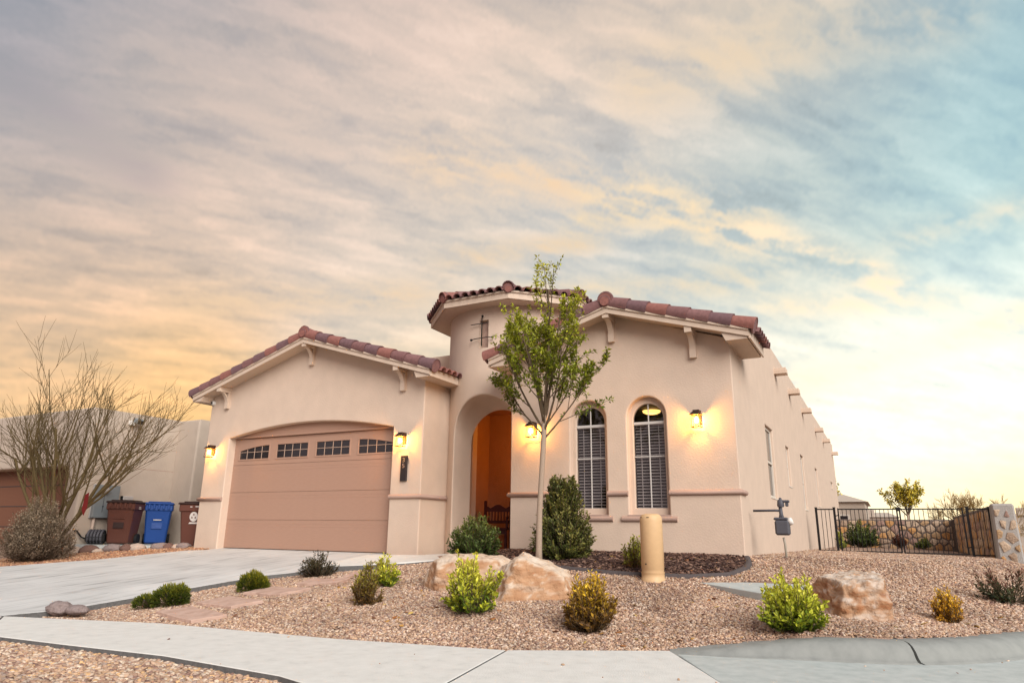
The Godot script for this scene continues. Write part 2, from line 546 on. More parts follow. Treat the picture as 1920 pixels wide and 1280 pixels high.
	var gl := mat("glass", Color(0.03, 0.03, 0.035, 0.12), 0.02)
	gl.transparency = BaseMaterial3D.TRANSPARENCY_ALPHA
	gl.metallic_specular = 0.5
	var lg := mat("lantern_glass", Color(1.0, 0.96, 0.88, 0.05), 0.02)
	lg.transparency = BaseMaterial3D.TRANSPARENCY_ALPHA
	var bulb := mat("bulb", lin(1, 0.8, 0.5), 0.5)
	bulb.emission_enabled = true; bulb.emission = Color(1.0, 0.78, 0.45); bulb.emission_energy_multiplier = 5.0
	var lamp := mat("ceiling_lamp", lin(1, 0.8, 0.5), 0.5)
	lamp.emission_enabled = true; lamp.emission = Color(1.0, 0.78, 0.42); lamp.emission_energy_multiplier = 1.0
	textured("bollard_paint", noise_tex(80, 0.02, around(0.62, 0.41, 0.22, 0.06)), 0.9, 0.45)
	mat("bin_brown", lin(0.105, 0.04, 0.028), 0.45)
	mat("bin_brown_dark", lin(0.035, 0.018, 0.015), 0.5)
	mat("bin_blue", lin(0.012, 0.055, 0.23), 0.45)
	mat("rubber", lin(0.015, 0.015, 0.016), 0.7)
	mat("print_white", lin(0.55, 0.50, 0.46), 0.6)
	mat("meter_grey", lin(0.20, 0.215, 0.22), 0.5)
	mat("meter_light", lin(0.42, 0.38, 0.35), 0.5)
	mat("pipe_beige", lin(0.5, 0.38, 0.3), 0.6)
	mat("gas_grey", lin(0.085, 0.083, 0.095), 0.5)
	mat("galvanised", lin(0.34, 0.30, 0.24), 0.5)
	mat("plastic_white", lin(0.72, 0.68, 0.62), 0.4)
	mat("wood_dark_red", lin(0.07, 0.014, 0.010), 0.45)
	mat("board_dark", lin(0.03, 0.024, 0.024), 0.5)
	mat("board_number", lin(0.40, 0.30, 0.19), 0.5)
	mat("roof_dark", lin(0.16, 0.09, 0.07), 0.9)
	mat("garage_brown", lin(0.17, 0.075, 0.045), 0.7)
	textured("bark_grey", noise_tex(81, 0.05, around(0.36, 0.27, 0.20, 0.3)), 0.4, 0.9)
	textured("bark_green", noise_tex(82, 0.03, [lin(0.06, 0.036, 0.02), lin(0.125, 0.088, 0.034), lin(0.09, 0.055, 0.03)]), 0.5, 0.85)
	textured("twig", noise_tex(83, 0.05, around(0.13, 0.09, 0.055, 0.3)), 0.5, 0.9)
	for k in ["leaf", "leaf_dense"]:
		var lf := mat(k, Color.WHITE, 0.5)
		lf.vertex_color_use_as_albedo = true
		lf.backlight_enabled = true
		lf.backlight = Color(0.30, 0.33, 0.12) if k == "leaf" else Color(0.12, 0.13, 0.05)

# concrete with long dark drag marks that tyres left along the drive
func drive_texture() -> Texture2D:
	var S := 1024
	var n1 := FastNoiseLite.new(); n1.seed = 90; n1.frequency = 0.004; n1.fractal_octaves = 5
	var n2 := FastNoiseLite.new(); n2.seed = 91; n2.frequency = 0.010; n2.fractal_octaves = 4
	var a := n1.get_seamless_image(S, S)
	var b := n2.get_seamless_image(S, S)
	var im := Image.create_empty(S, S, false, Image.FORMAT_RGB8)
	for y in S:
		for x in S:
			var v := a.get_pixel(x, y).r
			# the marks run along the drive: the second noise is read far apart across it and close together along it
			var w := b.get_pixel((x * 3) % S, int(y * 0.5)).r
			var w2 := b.get_pixel((x * 7 + 300) % S, int(y * 0.25) + 200).r
			var streak := smoothstep(0.55, 0.9, w) * 0.34 + smoothstep(0.60, 0.9, w2) * 0.24
			var k := (0.56 + (v - 0.5) * 0.14) * (1.0 - streak)
			im.set_pixel(x, y, lin(k, k * 0.985, k * 0.94))
	return ImageTexture.create_from_image(im)

# layered sandstone: tan, orange and white seams
func rock_texture(pale := false) -> Texture2D:
	var S := 512
	var n := FastNoiseLite.new(); n.seed = 95 if pale else 94; n.frequency = 0.008; n.fractal_octaves = 6
	var a := n.get_seamless_image(S, S)
	n.seed += 5; n.frequency = 0.016
	var b := n.get_seamless_image(S, S)
	var g := Gradient.new()
	g.offsets = PackedFloat32Array([0.0, 0.35, 0.5, 0.66, 1.0])
	g.colors = PackedColorArray([Color(0.38, 0.25, 0.17), Color(0.52, 0.38, 0.27), Color(0.60, 0.47, 0.35), Color(0.64, 0.53, 0.42), Color(0.68, 0.58, 0.48)])
	if pale:
		g.colors = PackedColorArray([Color(0.30, 0.15, 0.09), Color(0.46, 0.29, 0.18), Color(0.52, 0.42, 0.33), Color(0.58, 0.50, 0.42), Color(0.62, 0.57, 0.52)])
	var im := Image.create_empty(S, S, false, Image.FORMAT_RGB8)
	for y in S:
		for x in S:
			var v := a.get_pixel(x, y).r
			var w := b.get_pixel((x + 77) % S, (y * 3) % S).r
			var c := g.sample(clampf(0.5 + (v - 0.5) * 0.95 + (w - 0.5) * 0.5, 0, 1))
			im.set_pixel(x, y, lin(c.r, c.g, c.b))
	return ImageTexture.create_from_image(im)

# ---------------------------------------------------------------- the lie of the land
func frontage():
	HZ = PackedVector2Array([Vector2(-60, 2.0), Vector2(-20, -1.6), Vector2(-14, -3.1), Vector2(-11, -3.95), Vector2(-8.91, -4.55), Vector2(-6.97, -5.14), Vector2(-4.7, -5.33), Vector2(-3.04, -5.64), Vector2(-1.82, -6.4),
		Vector2(-0.9, -6.72), Vector2(-0.02, -7.02), Vector2(0.52, -7.5), Vector2(0.98, -8.15), Vector2(1.9, -9.3), Vector2(2.7, -10.9), Vector2(3.3, -13.0), Vector2(3.6, -16.0), Vector2(3.6, -60.0), Vector2(3.6, -120.0)])
	LOT = HZ.duplicate()
	LOT.append(Vector2(3.6, -900)); LOT.append(Vector2(-900, -900)); LOT.append(Vector2(-900, 2.0))

func behind(x: float, z: float) -> float:   # metres behind the frontage, negative in front of it
	var p := Vector2(x, z)
	var best := 1e9
	for i in HZ.size() - 1:
		best = minf(best, p.distance_squared_to(Geometry2D.get_closest_point_to_segment(p, HZ[i], HZ[i + 1])))
	var d := sqrt(best)
	return d if Geometry2D.is_point_in_polygon(p, LOT) else -d

func land(x: float, z: float) -> float:
	var d := behind(x, z)
	if d < (0.10 if x > -1.75 else -0.08):
		return -0.085 if x > -2.3 else -0.042
	var s := d
	if x < -7.0:
		s = lerpf(d, -z - 5.1, clampf((-7.0 - x) / 1.5, 0, 1))
	var low := 0.15 * smoothstep(-1.9, -0.6, x) - 0.012
	var top := lerpf(0.55, 0.685, smoothstep(-7.6, -5.4, x))
	top -= 0.008 * clampf(-z - 11.5, 0, 12) * smoothstep(-3, -1.5, x)
	top -= 0.025 * clampf(x + 1.0, 0, 4.0)
	var div := lerpf(5.2, 4.0, smoothstep(-6.0, -2.5, x))
	div = lerpf(div, 1.6, smoothstep(9.0, 17.0, -z) * smoothstep(-2.5, 0.5, x))
	if x < -7.0: div = 5.75
	var h := lerpf(low, top, clampf(s / div, 0, 1))
	h -= 0.05 * (1.0 - smoothstep(-8.5, -7.3, x)) * smoothstep(-9.6, -9.0, x) * clampf(d / 0.6, 0, 1)
	if x < -8.2 and x > -16.0 and z < -4.2 and z > -11.2 and Geometry2D.is_point_in_polygon(Vector2(x, z), DRIVE_IN):
		h = minf(h, drive_y(z) - 0.10)
	return h

var DRIVE_IN := PackedVector2Array([Vector2(-15.0, -3.9), Vector2(-9.6, -4.9), Vector2(-9.55, -5.6), Vector2(-9.35, -7.04), Vector2(-8.9, -8.2), Vector2(-8.5, -8.75), Vector2(-8.5, -11.2), Vector2(-13.0, -11.2), Vector2(-13.3, -10.45), Vector2(-13.75, -8.7), Vector2(-14.35, -7.4), Vector2(-15.0, -5.1)])

func drive_y(z: float) -> float:
	return 0.018 + 0.547 * clampf((-z - 5.1) / 5.75, 0, 1)

# ---------------------------------------------------------------- ground and paving
func steps(a: Array) -> PackedFloat32Array:   # [from, to, step, from, to, step ...]
	var out := PackedFloat32Array()
	for i in range(0, a.size(), 3):
		var n := int(round((a[i + 1] - a[i]) / a[i + 2]))
		for k in n:
			out.append(lerpf(a[i], a[i + 1], float(k) / n))
	return out

# sides, if given, takes the faces below the top's edge
func slab(st: SurfaceTool, poly: Array, y: Callable, thick: float, sides: SurfaceTool = null):
	var p := PackedVector2Array(poly)
	if Geometry2D.is_polygon_clockwise(p): p.reverse()
	st.set_smooth_group(-1)
	var inner := inset(p, 0.006)
	var idx := Geometry2D.triangulate_polygon(inner)
	for i in range(0, idx.size(), 3):
		var t := [inner[idx[i]], inner[idx[i + 1]], inner[idx[i + 2]]]
		if (t[1] - t[0]).cross(t[2] - t[0]) < 0: t.reverse()
		var q := t.map(func(v): return Vector3(v.x, y.call(v.x, v.y), v.y))
		tri(st, q[0], q[1], q[2])
	for i in p.size():
		var l := (i + 1) % p.size()
		var top := func(v: Vector2, dy: float) -> Vector3: return Vector3(v.x, y.call(v.x, v.y) - dy, v.y)
		quad(st, top.call(inner[i], 0.0), top.call(inner[l], 0.0), top.call(p[l], 0.006), top.call(p[i], 0.006))
		quad(sides if sides else st, top.call(p[i], 0.006), top.call(p[l], 0.006), top.call(p[l], thick), top.call(p[i], thick))

var DRIVE := [Vector2(-15.3, -2.77), Vector2(-14.0, -3.085), Vector2(-9.91, -4.385), Vector2(-9.29, -4.455), Vector2(-8.94, -4.58), Vector2(-8.88, -5.2), Vector2(-8.80, -6.0), Vector2(-8.74, -6.8), Vector2(-8.64, -8.0), Vector2(-8.3, -8.6), Vector2(-8.3, -10.55), Vector2(-8.41, -10.6), Vector2(-8.41, -10.94), Vector2(-13.08, -10.94), Vector2(-13.12, -10.5), Vector2(-13.5, -10.3), Vector2(-13.98, -8.62), Vector2(-14.6, -7.3), Vector2(-15.3, -5.0)]
var WALK := [Vector2(-8.29, -8.615), Vector2(-7.6, -8.95), Vector2(-6.9, -9.25), Vector2(-6.3, -9.55), Vector2(-5.95, -10.1), Vector2(-5.85, -10.75), Vector2(-5.85, -12.2), Vector2(-7.5, -12.2), Vector2(-7.5, -10.75), Vector2(-7.35, -10.5), Vector2(-7.7, -10.28), Vector2(-8.29, -10.1)]
var MULCH := [Vector2(-5.84, -10.74), Vector2(-5.92, -10.1), Vector2(-5.5, -9.6), Vector2(-4.7, -9.2), Vector2(-3.96, -8.99), Vector2(-3.4, -8.93), Vector2(-2.9, -8.97), Vector2(-2.3, -9.12), Vector2(-1.86, -9.44), Vector2(-1.74, -9.85), Vector2(-1.76, -10.25), Vector2(-1.86, -10.74)]
var WALKS := [[Vector2(-30, 1.2), Vector2(-22, -1.1), Vector2(-20, -1.6), Vector2(-14, -3.06), Vector2(-9.905, -4.36), Vector2(-9.29, -4.43), Vector2(-8.9, -4.56), Vector2(-7.6, -3.74), Vector2(-9.3, -3.3), Vector2(-13, -2.25), Vector2(-20, -0.3), Vector2(-30, 2.5)],
	[Vector2(-8.895, -4.565), Vector2(-6.97, -5.14), Vector2(-4.7, -5.33), Vector2(-3.05, -5.64), Vector2(-2.77, -4.32), Vector2(-2.55, -3.2), Vector2(-3.0, -3.45), Vector2(-3.45, -3.72), Vector2(-3.88, -3.84), Vector2(-5.24, -3.92), Vector2(-6.4, -3.82), Vector2(-7.59, -3.745)],
	[Vector2(-3.04, -5.645), Vector2(-1.82, -6.4), Vector2(-1.17, -5.31), Vector2(-0.35, -3.9), Vector2(-1.6, -3.1), Vector2(-2.54, -3.2), Vector2(-2.76, -4.32)]]

func build_ground():
	var xs := steps([-900, -300, 150, -300, -80, 40, -80, -40, 5, -40, -18, 1.0, -18, -10, 0.2, -10, 4, 0.1, 4, 30, 2, 30, 100, 14, 100, 300, 50, 300, 901, 150])
	var zs := steps([-1200, -400, 200, -400, -120, 40, -120, -50, 7, -50, -22, 1.0, -22, -12, 0.2, -12, -3, 0.1, -3, -2, 0.2, -2, 8, 1, 8, 60, 10, 60, 300, 60, 300, 801, 125])
	var nx := xs.size()
	var nz := zs.size()
	var v := PackedVector3Array()
	v.resize(nx * nz)
	for j in nz:
		for i in nx:
			v[j * nx + i] = Vector3(xs[i], land(xs[i], zs[j]), zs[j])
	var idx := PackedInt32Array()
	for j in nz - 1:
		for i in nx - 1:
			var a := j * nx + i
			idx.append_array([a, a + 1, a + nx + 1, a, a + nx + 1, a + nx])
	var arr := []
	arr.resize(Mesh.ARRAY_MAX)
	arr[Mesh.ARRAY_VERTEX] = v
	arr[Mesh.ARRAY_INDEX] = idx
	var tmp := ArrayMesh.new()
	tmp.add_surface_from_arrays(Mesh.PRIMITIVE_TRIANGLES, arr)
	var st := SurfaceTool.new()
	st.create_from(tmp, 0)
	st.generate_normals()
	setting("ground", st.commit(), M.gravel_bed)
	# drive, front path, pavement
	var s := mb(true)
	var e := mb(true)
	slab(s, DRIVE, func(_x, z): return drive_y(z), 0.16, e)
	part("edge", e, M.soil_shade_edge, setting("driveway", s, M.concrete_drive))
	s = mb(true)
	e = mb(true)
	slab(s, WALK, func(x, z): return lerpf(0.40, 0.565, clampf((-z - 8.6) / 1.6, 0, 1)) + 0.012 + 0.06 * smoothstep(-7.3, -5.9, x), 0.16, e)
	part("edge", e, M.soil_shade_edge, setting("walkway", s, M.concrete))
	var pav := Node3D.new()
	pav.name = "pavement"
	add_child(pav)
	pav.set_meta("kind", "structure")
	for w in WALKS:
		s = mb(true)
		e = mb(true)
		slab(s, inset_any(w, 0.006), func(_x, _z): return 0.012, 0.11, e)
		part("edge", e, M.soil_shade_edge, part("panel", s, M.concrete, pav))
	s = mb(true)
	slab(s, [Vector2(-1.8, -6.42), Vector2(-0.9, -6.8), Vector2(0, -7.1), Vector2(0.6, -7.7), Vector2(1.1, -8.3), Vector2(2.0, -9.4), Vector2(2.8, -11.0), Vector2(3.4, -13.1), Vector2(3.7, -16), Vector2(3.7, -60), Vector2(5.0, -60), Vector2(5.0, -16), Vector2(4.6, -12.4), Vector2(3.9, -10.2), Vector2(2.6, -7.9), Vector2(1.3, -6.0), Vector2(0.4, -4.9), Vector2(-0.34, -3.9), Vector2(-1.165, -5.305)], func(_x, _z): return 0.004, 0.10)
	setting("gutter", s, M.concrete_kerb)
	s = mb(true)
	slab(s, [Vector2(-0.33, -3.9), Vector2(0.41, -4.9), Vector2(1.31, -6.0), Vector2(2.61, -7.9), Vector2(3.91, -10.2), Vector2(4.61, -12.4), Vector2(5.01, -16), Vector2(5.01, -60), Vector2(5.01, -300), Vector2(12, -300), Vector2(12, 60), Vector2(-80, 60), Vector2(-80, 20), Vector2(-30, 3.6), Vector2(-12, -1.2), Vector2(-6, -2.3), Vector2(-3.2, -2.9), Vector2(-1.6, -3.08)], func(_x, _z): return -0.004, 0.08)
	setting("road", s, M.asphalt)
	s = mb(true)
	slab(s, [Vector2(12.2, -300), Vector2(14.2, -300), Vector2(14.2, 60), Vector2(12.2, 60)], func(_x, _z): return 0.13, 0.2)
	setting("far_pavement", s, M.concrete)
	# rolled kerb in three lengths, running down to nothing at the ramp
	var kerb := Node3D.new()
	kerb.name = "kerb"
	add_child(kerb)
	kerb.set_meta("kind", "structure")
	var line := []
	var c := Curve3D.new()
	for i in range(8, HZ.size() - 1):
		var t := (HZ[mini(i + 1, HZ.size() - 1)] - HZ[maxi(i - 1, 8)]) * 0.17
		c.add_point(Vector3(HZ[i].x, 0, HZ[i].y), -Vector3(t.x, 0, t.y), Vector3(t.x, 0, t.y))
	c.bake_interval = 0.1
	var L := c.get_baked_length()
	var at := [0.0, 1.95, 5.2, 9.0, L]
	for k in 4:
		var pts := []
		var n := int(maxf(4, (at[k + 1] - at[k]) / 0.15))
		var u := []
		for i in n + 1:
			var d: float = lerpf(at[k] + (0.0 if k == 0 else 0.006), at[k + 1] - 0.006, float(i) / n)
			pts.append(c.sample_baked(d))
			u.append(smoothstep(-0.25, 1.5, d) + 0.02)
		s = mb()
		var prof := [Vector2(-0.24, -0.1), Vector2(-0.23, 0.13), Vector2(-0.19, 0.148), Vector2(-0.02, 0.150), Vector2(0.03, 0.142), Vector2(0.07, 0.122), Vector2(0.105, 0.085), Vector2(0.13, 0.04), Vector2(0.155, 0.016), Vector2(0.20, 0.0085), Vector2(0.20, -0.1)]
		prof.reverse()
		sweep(s, pts, prof, true, func(i): return u[i])
		part("length", s, M.concrete_roll, kerb)
	# the planting bed of bark in front of the wing, and its edging
	s = mb()
	var mp := PackedVector2Array(MULCH)
	var grid := []
	for j in 20:
		for i in 43:
			grid.append(Vector2(-5.95 + i * 0.1, -10.76 + j * 0.1))
	for j in 19:
		for i in 42:
			var q: Vector2 = grid[j * 43 + i] + Vector2(0.05, 0.05)
			if Geometry2D.is_point_in_polygon(q, mp):
				var f := func(w: Vector2) -> Vector3: return Vector3(w.x, land(w.x, w.y) + 0.012 + 0.018 * sin(w.x * 9.0) * cos(w.y * 11.0), w.y)
				quad(s, f.call(grid[(j + 1) * 43 + i]), f.call(grid[(j + 1) * 43 + i + 1]), f.call(grid[j * 43 + i + 1]), f.call(grid[j * 43 + i]))
	setting("bark_bed", s, M.mulch_bed)
	var ec := Curve3D.new()
	for i in range(1, MULCH.size()):
		var m: Vector2 = MULCH[i]
		ec.add_point(Vector3(m.x, 0, m.y))
	var ep := []
	for i in 45:
		var p: Vector3 = ec.sample_baked(ec.get_baked_length() * i / 44.0, true)
		ep.append(Vector3(p.x, land(p.x, p.z) - 0.06, p.z))
	s = mb()
	sweep(s, ep, [Vector2(0.045, 0.0), Vector2(0.045, 0.085), Vector2(0.028, 0.105), Vector2(-0.028, 0.105), Vector2(-0.045, 0.085), Vector2(-0.045, 0.0)])
	tag(part("bed_edging", s, M.edging, self), "low dark concrete edging curving round the bark bed before the arched windows", "edging")

func inset_any(poly: Array, d: float) -> Array:
	var p := PackedVector2Array(poly)
	if Geometry2D.is_polygon_clockwise(p): p.reverse()
	return Array(inset(p, d))

# ---------------------------------------------------------------- the house
const FZ := -10.75          # plane of both front walls
var tile_meshes := {}

# half-round roof tile: axis along +x (down the slope), lower end wider
func tile_mesh(r0: float, r1: float, length: float, from := 0.0, to := 180.0, seg := 6) -> Mesh:
	var key := [r0, r1, length, from, to]
	if tile_meshes.has(key): return tile_meshes[key]
	var st := mb()
	var th := 0.016
	var o := [[], [], [], []]
	for k in seg + 1:
		var a := deg_to_rad(lerpf(from, to, float(k) / seg))
		var d := Vector3(0, sin(a), cos(a))
		o[0].append(d * r0); o[1].append(d * r1 + Vector3(length, 0, 0)); o[2].append(d * (r0 - th)); o[3].append(d * (r1 - th) + Vector3(length, 0, 0))
	for k in seg:
		st.set_smooth_group(0)
		quad(st, o[0][k], o[1][k], o[1][k + 1], o[0][k + 1])
		st.set_smooth_group(1)
		quad(st, o[2][k + 1], o[3][k + 1], o[3][k], o[2][k])
		st.set_smooth_group(-1)
		quad(st, o[1][k], o[3][k], o[3][k + 1], o[1][k + 1])
		quad(st, o[2][k], o[0][k], o[0][k + 1], o[2][k + 1])
	st.generate_normals()
	tile_meshes[key] = st.commit()
	return tile_meshes[key]

func put_tile(called: String, parent: Node, mesh: Mesh, at: Vector3, down: Vector3, normal: Vector3, tone := -1):
	var o := part(called, mesh, M["tile%d" % (tone if tone >= 0 else rng.randi() % 4)], parent)
	var x := down.normalized()
	var z := x.cross(normal).normalized()
	o.transform = Transform3D(Basis(x, z.cross(x), z), at - origin_of(parent))

# gable roof over a front wall: apex x, half width of the roof, height of the fascia's top at the apex, fall per metre
func gable_roof(called: String, house: Node3D, cx: float, hw: float, y0: float, fall: float, z0: float, z1: float, z2: float, wall_l: float, wall_r: float):
	var st := mb(true)
	for s in [-1.0, 1.0]:
		var e: float = cx + s * hw
		var ye := y0 - fall * hw
		var p := PackedVector2Array([Vector2(cx, y0), Vector2(cx, y0 - 0.10), Vector2(e, ye - 0.10), Vector2(e, ye)])
		prism(st, p, Transform3D(Basis.IDENTITY, Vector3(0, 0, z0 - 0.026)), z0 - 0.026 - z1)
		if z2 < z1:
			var w: float = (wall_l + 0.02) if s < 0 else (wall_r - 0.02)
			var yw: float = y0 - fall * absf(w - cx)
			prism(st, PackedVector2Array([Vector2(cx, y0), Vector2(cx, y0 - 0.10), Vector2(w, yw - 0.10), Vector2(w, yw)]), Transform3D(Basis.IDENTITY, Vector3(0, 0, z1)), z1 - z2)
	var roof := wpart(called, st, M.fascia, house)
	var l1 := sqrt(1.0 + fall * fall)
	for s in [-1.0, 1.0]:
		var e: float = cx + s * hw
		var ye := y0 - fall * hw
		var wall: float = wall_l if s < 0 else wall_r
		# fascia board up the gable
		var f := mb(true)
		prism(f, PackedVector2Array([Vector2(cx, y0 + 0.004), Vector2(cx, y0 - 0.125), Vector2(e, ye - 0.125), Vector2(e, ye + 0.004)]), Transform3D(Basis.IDENTITY, Vector3(0, 0, z0)), 0.024)
		prism(f, PackedVector2Array([Vector2(cx, y0 + 0.008), Vector2(cx, y0 - 0.035), Vector2(e, ye - 0.035), Vector2(e, ye + 0.008)]), Transform3D(Basis.IDENTITY, Vector3(0, 0, z0 + 0.022)), 0.019)
		wpart("fascia", f, M.fascia, roof)
		# boxed soffit at the eave
		var b := mb(true)
		var xi: float = wall - s * 0.06
		var yi := y0 - fall * absf(xi - cx) - 0.1
		prism(b, PackedVector2Array([Vector2(xi, yi), Vector2(xi, yi - 0.04), Vector2(wall + s * 0.0, ye - 0.15), Vector2(e - s * 0.03, ye - 0.15), Vector2(e - s * 0.03, ye - 0.1)]), Transform3D(Basis.IDENTITY, Vector3(0, 0, z0 - 0.03)), z0 - 0.03 - z1 - 0.003)
		wpart("soffit", b, M.fascia, roof)
		var ef := mb(true)
		box(ef, Vector3(e + s * 0.002, ye - 0.07, (z0 + z1) * 0.5 - 0.013), Vector3(0.03, 0.165, z0 - z1 - 0.03), 0.004)
		wpart("eave_board", ef, M.fascia, roof)
		var down := Vector3(s, -fall, 0).normalized()
		var up := Vector3(s * fall, 1, 0).normalized()
		# rake tiles along the gable edge
		var n := int(round(hw * l1 / 0.335))
		var ln := (hw * l1 + 0.05) / n
		var rk := tile_mesh(0.113, 0.141, ln + 0.05, -34.0 if s > 0 else 0.0, 180.0 if s > 0 else 214.0, 9)
		for i in n:
			if i == n - 1:
				var ec := mb(true)
				var rp := PackedVector2Array()
				for k in 16: rp.append(Vector2(cos(TAU * k / 16), sin(TAU * k / 16)) * 0.123)
				var zx := up.cross(down).normalized()
				prism(ec, rp, Transform3D(Basis(zx, up, down), Vector3(cx, y0 + 0.055, z0 - 0.075) + down * (ln * n + 0.04) + up * 0.012), 0.03)
				wpart("rake_end", ec, M.tile3, roof)
			put_tile("rake_tile", roof, rk, Vector3(cx, y0 + 0.055, z0 - 0.075) + down * (ln * i) + up * 0.012, down, up, [1, 2, 1, 2, 0, 2, 1, 0, 3, 2, 1, 2][(i + (0 if hw > 3.0 else 4)) % 12])
		# field tiles
		var cols := int((z0 - 0.2 - z1) / 0.19)
		var rows := int(hw * l1 / 0.42) + 1
		var lr := (hw * l1 + 0.06) / rows
		var fm := tile_mesh(0.078, 0.092, lr + 0.06, 0.0, 180.0, 5)
		for c in cols:
			for i in rows:
				put_tile("tile", roof, fm, Vector3(cx, y0 - 0.005, z0 - 0.30 - c * 0.19) + down * (lr * i) + up * 0.02, down, up)
		var pan := mb(true)
		box(pan, Vector3(cx, y0, (z0 + z1) * 0.5) + down * (hw * l1 * 0.5 + 0.03) + up * 0.012, Vector3(hw * l1, 0.02, z0 - z1 - 0.1), 0.0, Basis(down * s, up, Vector3(0, 0, 1)))
		wpart("underlay", pan, M.roof_dark, roof)
	# ridge: tiles running back, and the stacked rings that close its end
	for i in 4:
		put_tile("ridge_tile", roof, tile_mesh(0.118, 0.132, 0.42, -8.0, 188.0, 8), Vector3(cx, y0 + 0.10, z0 - 0.02 - 0.36 * (i + 1)), Vector3(0, 0, 1), Vector3.UP)
	for i in 4:
		var r := 0.142 - i * 0.021
		var re := mb(true)
		var rp := PackedVector2Array()
		for k in 18: rp.append(Vector2(cos(TAU * k / 18), sin(TAU * k / 18)) * r)
		prism(re, rp, Transform3D(Basis.IDENTITY, Vector3(cx, y0 + 0.112 - i * 0.016, z0 + 0.02 + 0.016 * i)), 0.05)
		wpart("ridge_end", re, M["tile%d" % (i % 2)], roof)
	var cap := mb(true)
	var disc := PackedVector2Array()
	for k in 16:
		disc.append(Vector2(cos(TAU * k / 16), sin(TAU * k / 16)) * 0.125)
	prism(cap, disc, Transform3D(Basis.IDENTITY, Vector3(cx, y0 + 0.10, z0 - 0.012)), 0.03)
	wpart("ridge_stop", cap, M.tile1, roof)

# timber bracket under the gable: arm, curved brace and wall leg in one piece
func bracket(house: Node3D, x: float, y: float):
	var st := mb(true)
	var xf := Transform3D(Basis(Vector3(0, 0, 1), Vector3.UP, Vector3(-1, 0, 0)), Vector3(x - 0.055, y, FZ))
	prism(st, rect(0.0, -0.10, 0.33, 0.02), xf, 0.11)
	prism(st, rect(0.0, -0.46, 0.075, -0.102), Transform3D(xf.basis, xf.origin + Vector3(0.004, 0, 0)), 0.102)
	var p := PackedVector2Array()
	for i in 9:
		var a := PI / 2 * i / 8
		p.append(Vector2(0.29 - 0.22 * sin(a), -0.105 - 0.27 * (1.0 - cos(a))))
	for i in 9:
		var a := PI / 2 * (8 - i) / 8
		p.append(Vector2(0.22 - 0.147 * sin(a), -0.103 - 0.18 * (1.0 - cos(a))))
	prism(st, p, Transform3D(xf.basis, xf.origin + Vector3(0.012, 0, 0)), 0.086)
	wpart("bracket", st, M.fascia, house)

# half-round trim along a path
func trim(called: String, house: Node, pts: Array, r: float, m: Material):
	var st := mb()
	var prof := []
	for i in 9:
		var a := -PI / 2 + PI * i / 8
		prof.append(Vector2(cos(a) * r * 1.05 + 0.004, sin(a) * r))
	prof.append(Vector2(-0.02, r)); prof.append(Vector2(-0.02, -r))
	sweep(st, pts, prof)
	return wpart(called, st, m, house)

func arched_window(house: Node3D, cx: float, sill_x0: float, sill_x1: float, lit: bool):
	var w := Node3D.new()
	w.name = "arched_window" if not house.has_node("arched_window") else "arched_window_001"
	house.add_child(w)
	w.position = Vector3(cx, 1.28, FZ) - origin_of(house)
	var zf := FZ - 0.115
	var st := mb()
	plate(st, arched(cx, 1.24, 0.345, 3.185, 24), [arched(cx, 1.385, 0.258, 3.06, 24)], Transform3D(Basis.IDENTITY, Vector3(0, 0, zf)), 0.07, 0.012)
	wpart("frame", st, M.stucco, w)
	st = mb(true)
	prism(st, arched(cx, 1.375, 0.262, 3.065, 24), Transform3D(Basis.IDENTITY, Vector3(0, 0, zf - 0.035)), 0.006)
	wpart("pane", st, M.glass, w)
	wpart("mullion", boxm(Vector3(cx, 2.218, zf - 0.032), Vector3(0.017, 1.67, 0.022), 0.003), M.grid_white, w)
	wpart("muntin", boxm(Vector3(cx, 2.20, zf - 0.0315), Vector3(0.51, 0.017, 0.020), 0.003), M.grid_white, w)
	wpart("rail", boxm(Vector3(cx, 2.745, zf - 0.031), Vector3(0.512, 0.046, 0.026), 0.004), M.grid_white, w)
	for i in 27:
		var y := 1.395 + i * 0.0495
		wpart("slat", boxm(Vector3(cx, y, zf - 0.10), Vector3(0.50, 0.0035, 0.05), 0.0, Basis(Vector3.RIGHT, deg_to_rad(21.0 + rng.randf_range(-2.0, 2.0)))), M.blind, w)
	for s in [-0.15, 0.15]:
		wpart("ladder_tape", boxm(Vector3(cx + s, 2.05, zf - 0.073), Vector3(0.012, 1.34, 0.002)), M.blind, w)
	wpart("head_rail", boxm(Vector3(cx, 2.735, zf - 0.10), Vector3(0.52, 0.05, 0.055), 0.004), M.blind, w)
	trim("sill", w, [Vector3(sill_x0, 1.215, FZ - 0.01), Vector3(sill_x1, 1.215, FZ - 0.01)], 0.046, M.stucco_trim)
	st = mb(true)
	box(st, Vector3(cx, 1.255, FZ - 0.05), Vector3(0.69, 0.05, 0.13))
	wpart("sill_slope", st, M.stucco_trim, w)

